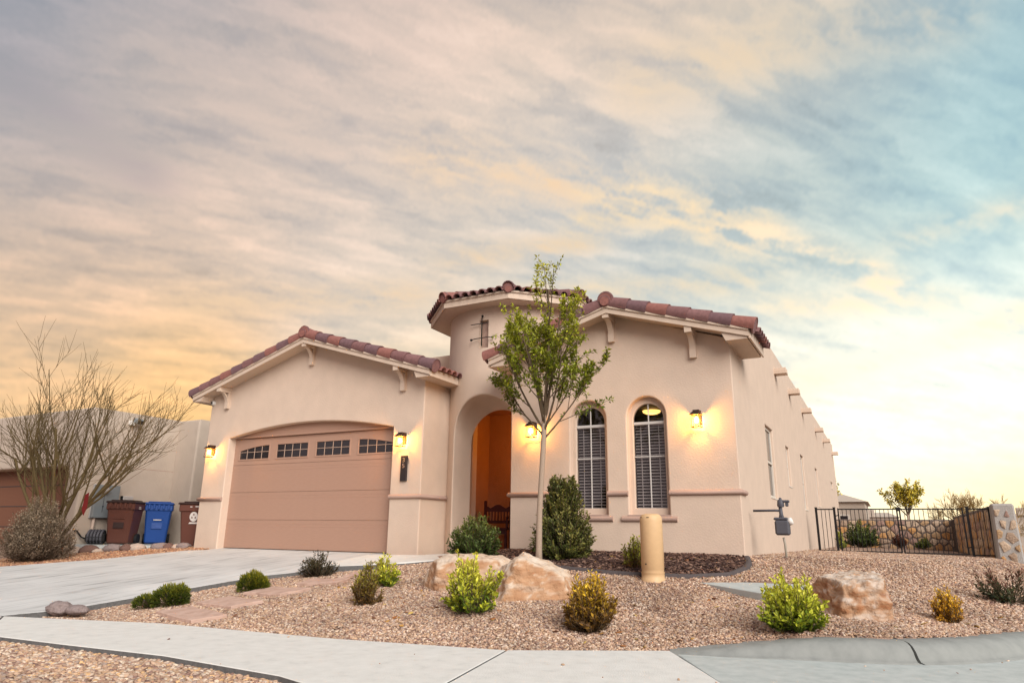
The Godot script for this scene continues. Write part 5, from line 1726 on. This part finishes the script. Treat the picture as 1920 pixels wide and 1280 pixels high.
# ---------------------------------------------------------------- plants
class Leaves:
	var v := PackedVector3Array()
	var n := PackedVector3Array()
	var c := PackedColorArray()
	# a leaf of four corners, folded a little along its rib
	func add(at: Vector3, dir: Vector3, up: Vector3, length: float, width: float, col: Color, fold := 0.25):
		var s := dir.cross(up).normalized()
		var nn := s.cross(dir).normalized()
		var m := at + dir * length * 0.45
		var l := m - s * width * 0.5 + nn * width * fold
		var r := m + s * width * 0.5 + nn * width * fold
		var t := at + dir * length
		v.append_array([at, l, t, at, t, r])
		var n1 := (nn + s * 0.5).normalized()
		var n2 := (nn - s * 0.5).normalized()
		n.append_array([n1, n1, n1, n2, n2, n2])
		c.append_array([col, col, col, col, col, col])
	func mesh() -> ArrayMesh:
		var a := []
		a.resize(Mesh.ARRAY_MAX)
		a[Mesh.ARRAY_VERTEX] = v
		a[Mesh.ARRAY_NORMAL] = n
		a[Mesh.ARRAY_COLOR] = c
		var m := ArrayMesh.new()
		m.add_surface_from_arrays(Mesh.PRIMITIVE_TRIANGLES, a)
		return m

func jit(r: RandomNumberGenerator, k: float) -> Vector3:
	return Vector3(r.randf_range(-k, k), r.randf_range(-k, k), r.randf_range(-k, k))

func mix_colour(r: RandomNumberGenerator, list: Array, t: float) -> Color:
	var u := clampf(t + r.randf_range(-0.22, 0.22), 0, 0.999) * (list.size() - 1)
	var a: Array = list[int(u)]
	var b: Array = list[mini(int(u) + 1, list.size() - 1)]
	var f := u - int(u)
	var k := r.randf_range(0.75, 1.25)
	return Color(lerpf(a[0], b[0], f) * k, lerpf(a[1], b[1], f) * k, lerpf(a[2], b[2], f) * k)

# bush of shoots from one foot; colours run from the old leaves low on a shoot to the new ones at its tip
func bush(called: String, label: String, category: String, at: Vector3, w: float, h: float, sd: int, colours: Array, o := {}):
	var r := RandomNumberGenerator.new()
	r.seed = sd
	var root := thing(called, label, category, at, r.randf() * 360.0 if o.get("spin", false) else 28.0, o.get("group", ""))
	var L := Leaves.new()
	var st := mb()
	var shoots: int = o.get("shoots", 70)
	var per: int = o.get("per", 26)
	var size: float = o.get("size", 0.035)
	var wide: float = o.get("wide", 0.5)
	var bare: float = o.get("bare", 0.3)
	var spread: float = o.get("spread", 1.0)
	var cone: float = o.get("cone", 0.0)
	var lumps: float = o.get("lumps", 0.25)
	var noise := FastNoiseLite.new(); noise.seed = sd; noise.frequency = 1.3
	for i in shoots:
		var a := r.randf() * TAU
		var e := asin(pow(r.randf(), 0.75) * 0.98 + 0.01)
		var d := Vector3(cos(a) * cos(e), sin(e), sin(a) * cos(e))
		var k := 1.0 + noise.get_noise_3dv(d * 1.6) * lumps * 2.0
		var tip := Vector3(d.x * w * 0.5 * k, h * (0.08 + 0.92 * d.y) * k, d.z * w * 0.5 * k)
		if cone > 0.0:
			var y := pow(r.randf(), 1.3)
			var rad: float = w * 0.5 * (1.0 - cone * y) * (0.65 + 0.35 * r.randf()) * (1.0 + noise.get_noise_3d(cos(a), y * 3.0, sin(a)) * lumps * 2.0) * smoothstep(-0.12, 0.16, y)
			tip = Vector3(cos(a) * rad, y * h, sin(a) * rad)
		var foot := Vector3(tip.x * 0.16 * spread, -0.02, tip.z * 0.16 * spread)
		if cone > 0.0: foot.y = maxf(tip.y - 0.45, -0.02)
		var mid := foot.lerp(tip, 0.5) + Vector3(tip.x, 0, tip.z) * 0.12 + Vector3(0, -0.02, 0) + jit(r, 0.03)
		var pts := []
		for j in 5:
			var t := j / 4.0
			pts.append(foot.lerp(mid, t).lerp(mid.lerp(tip, t), t))
		tube(st, pts, [0.007, 0.0055, 0.0045, 0.0035, 0.002], 4, false)
		for j in per:
			var t := lerpf(bare, 1.0, pow((j + r.randf()) / per, o.get("crowd", 0.8)))
			var p: Vector3 = foot.lerp(mid, t).lerp(mid.lerp(tip, t), t)
			var ax := (tip - mid).normalized()
			var g := jit(r, 1.0).normalized()
			var out := (g - ax * g.dot(ax)).normalized()
			var dir: Vector3 = (out * o.get("flare", 0.8) + ax * 0.7 + Vector3.UP * 0.15).normalized()
			var s := size * r.randf_range(0.65, 1.2)
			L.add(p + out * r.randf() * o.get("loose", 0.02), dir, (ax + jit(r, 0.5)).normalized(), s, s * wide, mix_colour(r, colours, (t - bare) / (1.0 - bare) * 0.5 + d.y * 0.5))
	part("foliage", L.mesh(), M[o.get("mat", "leaf_dense")], root)
	part("stem", st, M.twig, root)
	return root

# low cushion: short sprays all over a lumpy dome
func mound(called: String, label: String, at: Vector3, lobes: Array, sd: int, colours: Array, group := ""):
	var r := RandomNumberGenerator.new()
	r.seed = sd
	var root := thing(called, label, "shrub", at, 28.0, group)
	var L := Leaves.new()
	var st := mb()
	for lb in lobes:
		var c: Vector3 = lb[0]
		var w: Vector3 = lb[1]
		for i in int(4600 * w.x * w.y / 0.05):
			var a := r.randf() * TAU
			var e := asin(r.randf() * 1.4 - 0.4)
			var d := Vector3(cos(a) * cos(e), sin(e), sin(a) * cos(e))
			var k := 0.72 + 0.3 * r.randf() + 0.10 * sin(d.x * 9.0 + sd) * cos(d.z * 8.0) + 0.06 * sin(d.y * 14.0)
			var p := c + d * k * w
			if p.y < 0.0: continue
			var dir := (d + Vector3.UP * 0.5 + jit(r, 0.55)).normalized()
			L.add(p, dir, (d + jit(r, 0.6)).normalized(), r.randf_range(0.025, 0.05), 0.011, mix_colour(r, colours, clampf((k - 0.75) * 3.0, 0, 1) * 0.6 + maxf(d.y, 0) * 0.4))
		for i in 40:
			var a := r.randf() * TAU
			var e := asin(r.randf())
			tube(st, [c * Vector3(1, 0, 1) + Vector3(0, 0.0, 0), c + Vector3(cos(a) * cos(e), sin(e), sin(a) * cos(e)) * w * 0.85], [0.006, 0.003], 4, false)
	part("foliage", L.mesh(), M.leaf_dense, root)
	part("stem", st, M.twig, root)
	return root

# branches that fork on and on; tips collects where the twigs end
func grow(st: SurfaceTool, r: RandomNumberGenerator, p: Vector3, dir: Vector3, length: float, rad: float, depth: int, cfg: Dictionary, tips: Array):
	var n := 5
	var pts := [p]
	var rads := [rad]
	var d := dir
	var q := p
	for i in n:
		d = (d + jit(r, cfg.wobble) + Vector3.UP * cfg.lift).normalized()
		q += d * length / n
		pts.append(q)
		rads.append(lerpf(rad, rad * cfg.taper, (i + 1.0) / n))
	tube(st, pts, rads, 7 if depth >= 3 else (5 if depth == 2 else 3), depth == 0)
	for i in range(2 if depth > 0 else 0, n + 1):
		tips.append([pts[i], d, depth, float(i) / n])
	if depth == 0: return
	var kids: int = cfg.kids[depth]
	for k in kids:
		var t := lerpf(cfg.from, 1.0, (k + r.randf() * 0.8) / kids)
		var at := t * n
		var j := mini(int(at), n - 1)
		var o: Vector3 = pts[j].lerp(pts[j + 1], at - j)
		var ax: Vector3 = (pts[j + 1] - pts[j]).normalized()
		var side := ax.cross(jit(r, 1.0)).normalized()
		var ang: float = deg_to_rad(r.randf_range(cfg.a0, cfg.a1))
		grow(st, r, o, (ax * cos(ang) + side * sin(ang)).normalized(), length * r.randf_range(cfg.l0, cfg.l1) * lerpf(1.15, 0.75, t), maxf(rads[j] * cfg.thin, cfg.least), depth - 1, cfg, tips)

func build_plants():
	young_tree()
	bare_tree()
	garden_trees()
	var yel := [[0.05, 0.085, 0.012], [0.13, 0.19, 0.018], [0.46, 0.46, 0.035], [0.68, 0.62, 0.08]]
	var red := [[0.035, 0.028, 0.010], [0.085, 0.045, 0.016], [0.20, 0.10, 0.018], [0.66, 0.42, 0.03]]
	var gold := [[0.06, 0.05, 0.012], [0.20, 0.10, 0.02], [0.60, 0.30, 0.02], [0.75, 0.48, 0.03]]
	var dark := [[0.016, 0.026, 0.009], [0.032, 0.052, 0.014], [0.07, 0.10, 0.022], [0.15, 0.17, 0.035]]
	var green := [[0.03, 0.046, 0.009], [0.07, 0.085, 0.011], [0.22, 0.205, 0.018]]
	var f := func(x, z): return Vector3(x, land(x, z), z)
	bush("shrub", "bright yellow-green bush in front of the two largest boulders", "shrub", f.call(-4.01, -6.62), 0.60, 0.54, 101, yel, {"shoots": 85, "per": 34, "size": 0.046, "wide": 0.58, "lumps": 0.45, "bare": 0.28, "mat": "leaf"})
	bush("shrub", "wide bright green bush covering the end of the concrete slab", "shrub", f.call(-0.86, -7.08), 0.60, 0.44, 102, [[0.04, 0.07, 0.012], [0.11, 0.17, 0.018], [0.40, 0.42, 0.03], [0.62, 0.58, 0.07]], {"shoots": 120, "per": 36, "size": 0.045, "wide": 0.6, "lumps": 0.3, "bare": 0.22, "mat": "leaf"})
	bush("shrub", "dark bronze bush with yellow and orange tips standing alone near the pavement", "shrub", f.call(-2.64, -6.58), 0.50, 0.50, 103, red, {"shoots": 130, "per": 36, "size": 0.044, "wide": 0.52, "lumps": 0.2, "bare": 0.08, "mat": "leaf"})
	bush("shrub", "reddish brown bush with a yellow top, left of the yellow-green one", "shrub", f.call(-5.41, -6.6), 0.36, 0.43, 104, [[0.05, 0.04, 0.012], [0.12, 0.06, 0.02], [0.16, 0.10, 0.02], [0.34, 0.30, 0.03]], {"shoots": 80, "per": 28, "size": 0.040, "wide": 0.5, "bare": 0.15})
	bush("shrub", "yellow-green bush just behind the reddish brown one", "shrub", f.call(-5.84, -7.52), 0.30, 0.40, 105, yel, {"shoots": 42, "per": 28, "size": 0.045, "wide": 0.55, "lumps": 0.4, "mat": "leaf"})
	bush("shrub", "small golden orange bush right of the blocky boulder", "shrub", f.call(0.42, -8.27), 0.27, 0.30, 106, gold, {"shoots": 80, "per": 26, "size": 0.030, "wide": 0.45, "bare": 0.15, "mat": "leaf"})
	bush("shrub", "dark green and reddish bush at the kerb's bend, cut by the picture's edge", "shrub", f.call(1.15, -10.2), 0.60, 0.36, 107, [[0.018, 0.024, 0.012], [0.04, 0.055, 0.022], [0.07, 0.07, 0.03], [0.20, 0.07, 0.05]], {"shoots": 50, "per": 26, "size": 0.05, "wide": 0.4, "lumps": 0.4, "bare": 0.25})
	bush("shrub", "dark sparse shrub at the edge of the driveway", "shrub", f.call(-7.86, -8.4), 0.55, 0.31, 108, [[0.02, 0.014, 0.010], [0.04, 0.032, 0.016], [0.07, 0.058, 0.022]], {"shoots": 70, "per": 34, "size": 0.038, "wide": 0.4, "lumps": 0.5, "bare": 0.25})
	bush("shrub", "round dark green bush before the archway", "shrub", f.call(-5.80, -9.62) + Vector3(0, 0.02, 0), 0.80, 0.60, 109, dark, {"shoots": 170, "per": 44, "size": 0.048, "wide": 0.5, "lumps": 0.18, "bare": 0.18})
	bush("shrub", "tall cone-shaped dark green shrub behind the trunk of the young tree", "shrub", f.call(-4.33, -9.75), 1.16, 1.22, 110, [[0.02, 0.028, 0.010], [0.045, 0.055, 0.014], [0.09, 0.10, 0.022], [0.22, 0.19, 0.045]], {"shoots": 430, "per": 42, "size": 0.05, "wide": 0.5, "lumps": 0.2, "cone": 0.66, "bare": 0.2})
	bush("shrub", "small bush with yellow top and red leaves behind the tan utility post", "shrub", f.call(-3.07, -9.35), 0.34, 0.42, 111, [[0.14, 0.04, 0.02], [0.17, 0.09, 0.02], [0.20, 0.20, 0.02], [0.42, 0.42, 0.04]], {"shoots": 60, "per": 26, "size": 0.04, "wide": 0.5, "bare": 0.2})
	mound("shrub", "low double mound of dark green juniper nearest the pavement", f.call(-8.02, -5.92), [[Vector3(0.05, 0.08, 0), Vector3(0.19, 0.17, 0.18)], [Vector3(0.18, 0.11, 0.0), Vector3(0.11, 0.15, 0.13)], [Vector3(-0.19, 0.04, 0.06), Vector3(0.14, 0.10, 0.13)]], 120, green, "juniper cushions along the driveway")
	mound("shrub", "single round green cushion shrub halfway along the driveway", f.call(-7.73, -7.02), [[Vector3(0, 0.08, 0), Vector3(0.18, 0.17, 0.18)], [Vector3(0.09, 0.06, 0.0), Vector3(0.13, 0.12, 0.13)]], 121, [[0.035, 0.05, 0.008], [0.085, 0.095, 0.010], [0.27, 0.23, 0.016]], "juniper cushions along the driveway")
	bush("shrub", "grey-brown twiggy desert shrub at the foot of the bare tree", "shrub", f.call(-15.25, -8.2), 1.26, 1.12, 112, [[0.10, 0.065, 0.045], [0.17, 0.12, 0.08], [0.25, 0.19, 0.125]], {"shoots": 520, "per": 44, "size": 0.042, "wide": 0.42, "lumps": 0.25, "bare": 0.25, "loose": 0.06})
	bush("shrub", "round green shrub against the back wall of the side garden", "shrub", Vector3(-0.95, 0.62, -29.9), 1.1, 0.85, 113, dark, {"shoots": 120, "per": 30, "size": 0.09, "wide": 0.5})
	bush("shrub", "small reddish plant at the foot of the back wall near the middle of the gate", "shrub", Vector3(0.32, 0.62, -30.2), 0.55, 0.4, 114, [[0.06, 0.03, 0.02], [0.14, 0.05, 0.03]], {"shoots": 40, "per": 20, "size": 0.08})
	bush("shrub", "low yellow-green plant by the back wall behind the second gate leaf", "shrub", Vector3(1.05, 0.6, -30.2), 0.5, 0.32, 115, [[0.04, 0.06, 0.02], [0.14, 0.16, 0.03]], {"shoots": 40, "per": 20, "size": 0.08})
	bush("shrub", "pale green sprig by the house wall just inside the gate", "shrub", Vector3(-1.36, 0.6, -24.2), 0.25, 0.5, 116, [[0.10, 0.13, 0.02], [0.34, 0.36, 0.05]], {"shoots": 24, "per": 16, "size": 0.07, "mat": "leaf"})

func young_tree():
	var r := RandomNumberGenerator.new()
	r.seed = 61
	var at := Vector3(-4.46, land(-4.46, -9.2) - 0.03, -9.2)
	var root := thing("young_tree", "slender young tree with fresh yellow-green leaves before the arched windows", "tree", at, 0.0)
	var st := mb()
	var fork := Vector3(0.09, 1.92, 0.02)
	tube(st, [Vector3(0, -0.05, 0), Vector3(0.0, 0.25, 0), Vector3(0.015, 0.8, 0.01), Vector3(0.05, 1.4, 0.0), fork, fork + Vector3(0.0, 0.25, 0)], [0.058, 0.046, 0.041, 0.039, 0.040, 0.034], 10)
	part("trunk", st, M.bark_grey, root)
	st = mb()
	var tips := []
	var cfg := {"wobble": 0.05, "lift": 0.07, "taper": 0.45, "kids": [0, 4, 6], "from": 0.28, "a0": 18.0, "a1": 42.0, "l0": 0.34, "l1": 0.55, "thin": 0.6, "least": 0.004}
	# the leader and the main limbs that rise round it: direction round the trunk, lean, length, height of the joint
	var limbs := [[0, 5, 2.0, 0.2, 0.030], [40, 9, 1.75, 0.15, 0.022], [200, 34, 1.3, 0.02, 0.020], [175, 48, 1.12, -0.06, 0.016], [330, 36, 1.3, 0.0, 0.020], [10, 46, 1.15, -0.10, 0.016], [90, 30, 1.3, 0.1, 0.018], [270, 28, 1.3, 0.12, 0.018], [230, 16, 1.4, 0.25, 0.02], [350, 18, 1.45, 0.3, 0.02], [140, 22, 1.35, 0.3, 0.017], [60, 40, 1.1, 0.05, 0.014], [300, 45, 1.0, 0.1, 0.014], [190, 26, 1.3, 0.35, 0.016]]
	for l in limbs:
		var a := deg_to_rad(l[0]); var e := deg_to_rad(l[1])
		grow(st, r, fork + Vector3(0, l[3], 0), Vector3(sin(e) * cos(a), cos(e), -sin(e) * sin(a)), l[2], l[4], 2, cfg, tips)
	part("branch", st, M.twig, root)
	var L := Leaves.new()
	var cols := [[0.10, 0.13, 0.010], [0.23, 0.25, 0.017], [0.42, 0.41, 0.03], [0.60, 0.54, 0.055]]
	for t in tips:
		if t[2] == 2 and r.randf() < 0.85: continue
		if t[2] == 1 and r.randf() < 0.5: continue
		if t[2] == 0 and r.randf() < 0.15: continue
		var p: Vector3 = t[0]
		if p.y < 2.05 and r.randf() < 0.6: continue
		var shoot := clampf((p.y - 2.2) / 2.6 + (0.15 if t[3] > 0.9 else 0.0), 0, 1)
		for k in r.randi_range(4, 7):
			var d: Vector3 = (jit(r, 1.0).normalized() + Vector3.UP * 0.1 + t[1] * 0.3).normalized()
			var s := r.randf_range(0.045, 0.08)
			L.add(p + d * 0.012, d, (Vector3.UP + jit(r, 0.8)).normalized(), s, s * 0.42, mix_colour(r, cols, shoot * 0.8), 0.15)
	part("crown", L.mesh(), M.leaf, root)

func bare_tree():
	var r := RandomNumberGenerator.new()
	r.seed = 77
	var at := Vector3(-15.75, 0.28, -8.75)
	var root := thing("bare_tree", "spreading leafless desert tree with green bark in front of the neighbour's house", "tree", at)
	var cfg := {"wobble": 0.085, "lift": 0.075, "taper": 0.55, "kids": [0, 6, 5, 5], "from": 0.25, "a0": 16.0, "a1": 46.0, "l0": 0.5, "l1": 0.85, "thin": 0.55, "least": 0.0045}
	var st := mb()
	var tips := []
	# limb: way round (0 = to the right in front of the house), lean, length, thickness
	var limbs := [[20, 44, 2.5, 0.062], [60, 30, 2.5, 0.055], [350, 30, 2.7, 0.060], [165, 30, 2.6, 0.058], [200, 46, 2.5, 0.055], [270, 32, 2.3, 0.046], [185, 12, 2.8, 0.056], [330, 56, 2.1, 0.045]]
	for l in limbs:
		var a := deg_to_rad(l[0]); var e := deg_to_rad(l[1])
		var d := Vector3(sin(e) * cos(a), cos(e), -sin(e) * sin(a))
		grow(st, r, Vector3(d.x * 0.12, 0.35, d.z * 0.12), d, l[2] * 0.9, l[3] * 0.78, 3, cfg, tips)
	part("branch", st, M.bark_green, root)
	st = mb()
	tube(st, [Vector3(0, -0.1, 0), Vector3(0.02, 0.2, 0), Vector3(-0.02, 0.5, 0)], [0.16, 0.13, 0.10], 10)
	tube(st, [Vector3(0.05, 0.15, 0), Vector3(0.22, 0.45, 0.1), Vector3(0.5, 0.85, 0.2)], [0.09, 0.07, 0.045], 8)
	part("trunk", st, M.bark_green, root)
	# a strip of red cloth on one limb
	var cl := mb(true)
	prism(cl, PackedVector2Array([Vector2(0, 0), Vector2(0.10, 0.05), Vector2(0.12, -0.25), Vector2(0.05, -0.42), Vector2(-0.03, -0.3)]), Transform3D(Basis(Vector3.UP, 0.5).scaled(Vector3(0.7, 1.0, 0.7)), Vector3(-14.64, 1.62, -8.62)), 0.012)
	var rag := tag(part("red_rag", cl, mat("rag_red", lin(0.13, 0.010, 0.008), 0.8), self), "strip of red cloth hanging from a low limb of the bare tree", "cloth")
	rag.position = Vector3.ZERO

func garden_trees():
	for a in [[Vector3(0.85, 0.5, -37), 2.5, 5, 1.15, "small leafy tree with low backlight put into its leaf colour behind the back garden wall", 41], [Vector3(-2.75, 0.4, -37), 4.0, 4, 0.8, "leafy tree just showing beside the far end of the house", 42]]:
		var r := RandomNumberGenerator.new()
		r.seed = a[5]
		var root := thing("garden_tree", a[4], "tree", a[0], 0.0, "trees beyond the garden wall")
		var st := mb()
		var tips := []
		var cfg := {"wobble": 0.07, "lift": 0.08, "taper": 0.45, "kids": [0, 4, 6], "from": 0.3, "a0": 20.0, "a1": 45.0, "l0": 0.4, "l1": 0.6, "thin": 0.6, "least": 0.010}
		tube(st, [Vector3(0, -0.2, 0), Vector3(0, 1.5, 0)], [0.07, 0.05], 7)
		part("trunk", st, M.bark_grey, root)
		st = mb()
		for k in 8:
			var g := TAU * k / 8.0 + r.randf()
			var e := deg_to_rad(r.randf_range(8, 38))
			grow(st, r, Vector3(0, 1.4, 0), Vector3(sin(e) * cos(g) * a[3], cos(e), sin(e) * sin(g)).normalized(), a[1] * r.randf_range(0.32, 0.55), 0.03, 2, cfg, tips)
		part("branch", st, M.twig, root)
		var L := Leaves.new()
		for t in tips:
			if t[2] > 0 and r.randf() < 0.5: continue
			if r.randf() < 0.5: continue
			for k in 4:
				var d := jit(r, 1.0).normalized()
				L.add(t[0] + d * 0.03, d, (Vector3.UP + jit(r, 0.8)).normalized(), r.randf_range(0.09, 0.15), 0.07, mix_colour(r, [[0.12, 0.14, 0.02], [0.60, 0.46, 0.05], [0.75, 0.60, 0.10]], r.randf()), 0.15)  # brighter yellow puts the backlit glow into the leaf albedo
		part("crown", L.mesh(), M.leaf, root)
	var rr := RandomNumberGenerator.new()
	rr.seed = 43
	var bt := thing("bare_shrub_tree", "broad leafless tree rising behind the sunlit stone wall", "tree", Vector3(3.4, 0.5, -38.0), 0.0, "trees beyond the garden wall")
	var s := mb()
	var ends := []
	var c2 := {"wobble": 0.08, "lift": 0.05, "taper": 0.5, "kids": [0, 6, 6, 5], "from": 0.25, "a0": 15.0, "a1": 42.0, "l0": 0.45, "l1": 0.75, "thin": 0.6, "least": 0.009}
	for k in 9:
		var g := TAU * k / 9.0
		var e := deg_to_rad(rr.randf_range(20, 62))
		grow(s, rr, Vector3(0, 0.2, 0), Vector3(sin(e) * cos(g), cos(e), sin(e) * sin(g)), rr.randf_range(1.4, 1.8), 0.045, 3, c2, ends)
	part("branch", s, mat("bark_gold", lin(0.30, 0.19, 0.07), 0.9), bt)

# ---------------------------------------------------------------- gravel and bark
func pebble_mesh(sd: int, flat: float, long: float) -> Mesh:
	var r := RandomNumberGenerator.new()
	r.seed = sd
	var s := SphereMesh.new(); s.radius = 0.5; s.height = 1.0; s.radial_segments = 6; s.rings = 3
	var a := s.get_mesh_arrays()
	var v: PackedVector3Array = a[Mesh.ARRAY_VERTEX]
	var seen := {}
	for i in v.size():
		var key := v[i].snapped(Vector3.ONE * 0.01)
		if not seen.has(key): seen[key] = r.randf_range(0.78, 1.15)
		v[i] = v[i] * seen[key] * Vector3(long, flat, 1.0)
	var b := []
	b.resize(Mesh.ARRAY_MAX)
	b[Mesh.ARRAY_VERTEX] = v
	b[Mesh.ARRAY_INDEX] = a[Mesh.ARRAY_INDEX]
	var m := ArrayMesh.new()
	m.add_surface_from_arrays(Mesh.PRIMITIVE_TRIANGLES, b)
	var st := SurfaceTool.new()
	st.create_from(m, 0)
	st.generate_normals()
	return st.commit()

func scatter(called: String, boxes: Array, keep: Array, out: Array, colours: Array, s0: float, s1: float, meshes: Array, sink := 0.25, level := -1.0):
	# boxes: [x0, x1, z0, z1, per square metre]
	var at := [[], [], []]
	var drift := FastNoiseLite.new(); drift.seed = 17; drift.frequency = 0.8; drift.fractal_octaves = 4
	for b in boxes:
		var n := int((b[1] - b[0]) * (b[3] - b[2]) * b[4])
		for i in n:
			var p := Vector2(rng.randf_range(b[0], b[1]), rng.randf_range(b[2], b[3]))
			var ok := true
			for k in keep:
				if not Geometry2D.is_point_in_polygon(p, k): ok = false
			if not ok: continue
			for k in out:
				if Geometry2D.is_point_in_polygon(p, k):
					ok = false
					break
			if ok: at[rng.randi() % meshes.size()].append(p)
	for k in meshes.size():
		var mm := MultiMesh.new()
		mm.transform_format = MultiMesh.TRANSFORM_3D
		mm.use_colors = true
		mm.mesh = meshes[k]
		mm.instance_count = at[k].size()
		for i in at[k].size():
			var p: Vector2 = at[k][i]
			var far := clampf((Vector2(0, 0).distance_to(p) - 8.0) / 16.0, 0, 1)
			var s := lerpf(s0, s1, pow(rng.randf(), 1.6)) * lerpf(1.0, 1.5, far)
			var bs := Basis.from_euler(Vector3(rng.randf_range(-0.5, 0.5), rng.randf() * TAU, rng.randf_range(-0.5, 0.5))).scaled(Vector3.ONE * s)
			mm.set_instance_transform(i, Transform3D(bs, Vector3(p.x, (level if level > 0.0 else land_fast(p.x, p.y)) + s * sink, p.y)))
			var c: Array = colours[rng.randi() % colours.size()]
			var f := rng.randf_range(0.78, 1.2) * (1.0 + 0.28 * drift.get_noise_2d(p.x, p.y))
			mm.set_instance_color(i, Color(c[0] * f, c[1] * f, c[2] * f))
		var o := MultiMeshInstance3D.new()
		o.name = numbered(called)
		o.multimesh = mm
		o.material_override = M.pebble
		o.set_meta("kind", "stuff")
		add_child(o)

# the lie of the land read from a fine table, for the many small stones
var table := PackedFloat32Array()
func land_fast(x: float, z: float) -> float:
	var nx := 241
	if table.is_empty():
		for j in 261:
			for i in nx:
				table.append(land(-20.0 + i * 0.1, -24.0 + j * 0.1))
	var u := clampf((x + 20.0) / 0.1, 0, nx - 1.001)
	var v := clampf((z + 24.0) / 0.1, 0, 259.99)
	var i := int(u); var j := int(v)
	var a := table[j * nx + i]; var b := table[j * nx + i + 1]; var c := table[(j + 1) * nx + i]; var d := table[(j + 1) * nx + i + 1]
	return lerpf(lerpf(a, b, u - i), lerpf(c, d, u - i), v - j)

func build_gravel():
	var tan := [[0.46, 0.31, 0.21], [0.39, 0.25, 0.17], [0.54, 0.40, 0.295], [0.30, 0.18, 0.125], [0.49, 0.32, 0.20], [0.22, 0.13, 0.10], [0.60, 0.47, 0.36], [0.42, 0.265, 0.185], [0.36, 0.265, 0.215], [0.44, 0.28, 0.18]]
	var pm := [pebble_mesh(1, 0.6, 1.25), pebble_mesh(2, 0.7, 1.0), pebble_mesh(3, 0.5, 1.45)]
	var house_in := PackedVector2Array([Vector2(-13.85, -10.78), Vector2(-7.7, -10.78), Vector2(-7.7, -11.4), Vector2(-5.75, -11.4), Vector2(-5.75, -10.78), Vector2(-1.86, -10.78), Vector2(-1.86, -36), Vector2(-13.85, -36)])
	var slabp := PackedVector2Array([Vector2(-2.09, -8.92), Vector2(-1.22, -8.2), Vector2(-0.64, -8.5), Vector2(-0.82, -9.06), Vector2(-1.4, -9.26)])
	var out := [PackedVector2Array(DRIVE), PackedVector2Array(WALK), PackedVector2Array(MULCH), slabp, house_in]
	for w in WALKS: out.append(PackedVector2Array(w))
	for q in PAVERS: out.append(q)
	var lot := LOT
	var rim := PackedVector2Array(inset_lot())
	scatter("gravel", [[-9.6, -2.0, -7.4, -5.0, 3600], [-2.0, 1.2, -8.6, -6.3, 3600], [-9.0, 2.6, -11.0, -7.4, 1900], [-1.9, 3.0, -14.0, -11.0, 1300], [-1.9, 3.0, -23.5, -14.0, 500]], [rim], out, tan, 0.013, 0.033, pm)
	scatter("gravel", [[-16.5, -12.5, -11.0, -5.0, 800]], [rim], out, [[0.42, 0.22, 0.12], [0.34, 0.17, 0.09], [0.46, 0.28, 0.17], [0.28, 0.14, 0.09]], 0.018, 0.045, pm)
	scatter("gravel", [[-8.6, -2.2, -4.3, -2.0, 2800]], [], out, tan + [[0.58, 0.36, 0.18], [0.60, 0.48, 0.36]], 0.020, 0.046, pm)
	var flake := [pebble_mesh(11, 0.12, 1.6), pebble_mesh(12, 0.10, 2.0), pebble_mesh(13, 0.14, 1.3)]
	scatter("leaf_litter", [[-6.6, -1.6, -8.4, -5.6, 9], [-2.0, 1.2, -9.0, -6.6, 10], [-6.0, -1.7, -10.7, -8.9, 26]], [rim], out.slice(0, 2) + out.slice(3), [[0.30, 0.12, 0.04], [0.42, 0.22, 0.06], [0.20, 0.09, 0.05], [0.50, 0.34, 0.10]], 0.03, 0.05, flake, 0.45)
	for w in [WALKS[1], WALKS[2]]:
		scatter("stray_gravel", [[-9.0, -0.4, -6.5, -3.1, 1.6]], [PackedVector2Array(w)], [], tan, 0.010, 0.024, pm, 0.25, 0.012)
	scatter("stray_gravel", [[-1.0, 1.8, -7.9, -6.3, 4]], [], [rim, PackedVector2Array(WALKS[2])], tan, 0.008, 0.02, pm, 0.25, 0.02)
	var chip := [pebble_mesh(7, 0.3, 2.6), pebble_mesh(8, 0.35, 1.8), pebble_mesh(9, 0.28, 3.2)]
	scatter("bark_chips", [[-6.0, -1.7, -10.75, -8.9, 1500]], [PackedVector2Array(MULCH)], [], [[0.075, 0.04, 0.032], [0.11, 0.06, 0.045], [0.05, 0.028, 0.026], [0.16, 0.09, 0.065], [0.24, 0.15, 0.11]], 0.014, 0.034, chip, 0.9)

func inset_lot() -> Array:
	var p := PackedVector2Array()
	for q in LOT:
		p.append(q)
	# keep stones off the kerb's top
	for i in range(9, HZ.size()):
		var t := (HZ[mini(i + 1, HZ.size() - 1)] - HZ[i - 1]).normalized()
		p[i] = HZ[i] + Vector2(t.y, -t.x) * 0.15 if Vector2(t.y, -t.x).y < 0 or i > 12 else HZ[i] - Vector2(t.y, -t.x) * 0.15
	return Array(p)
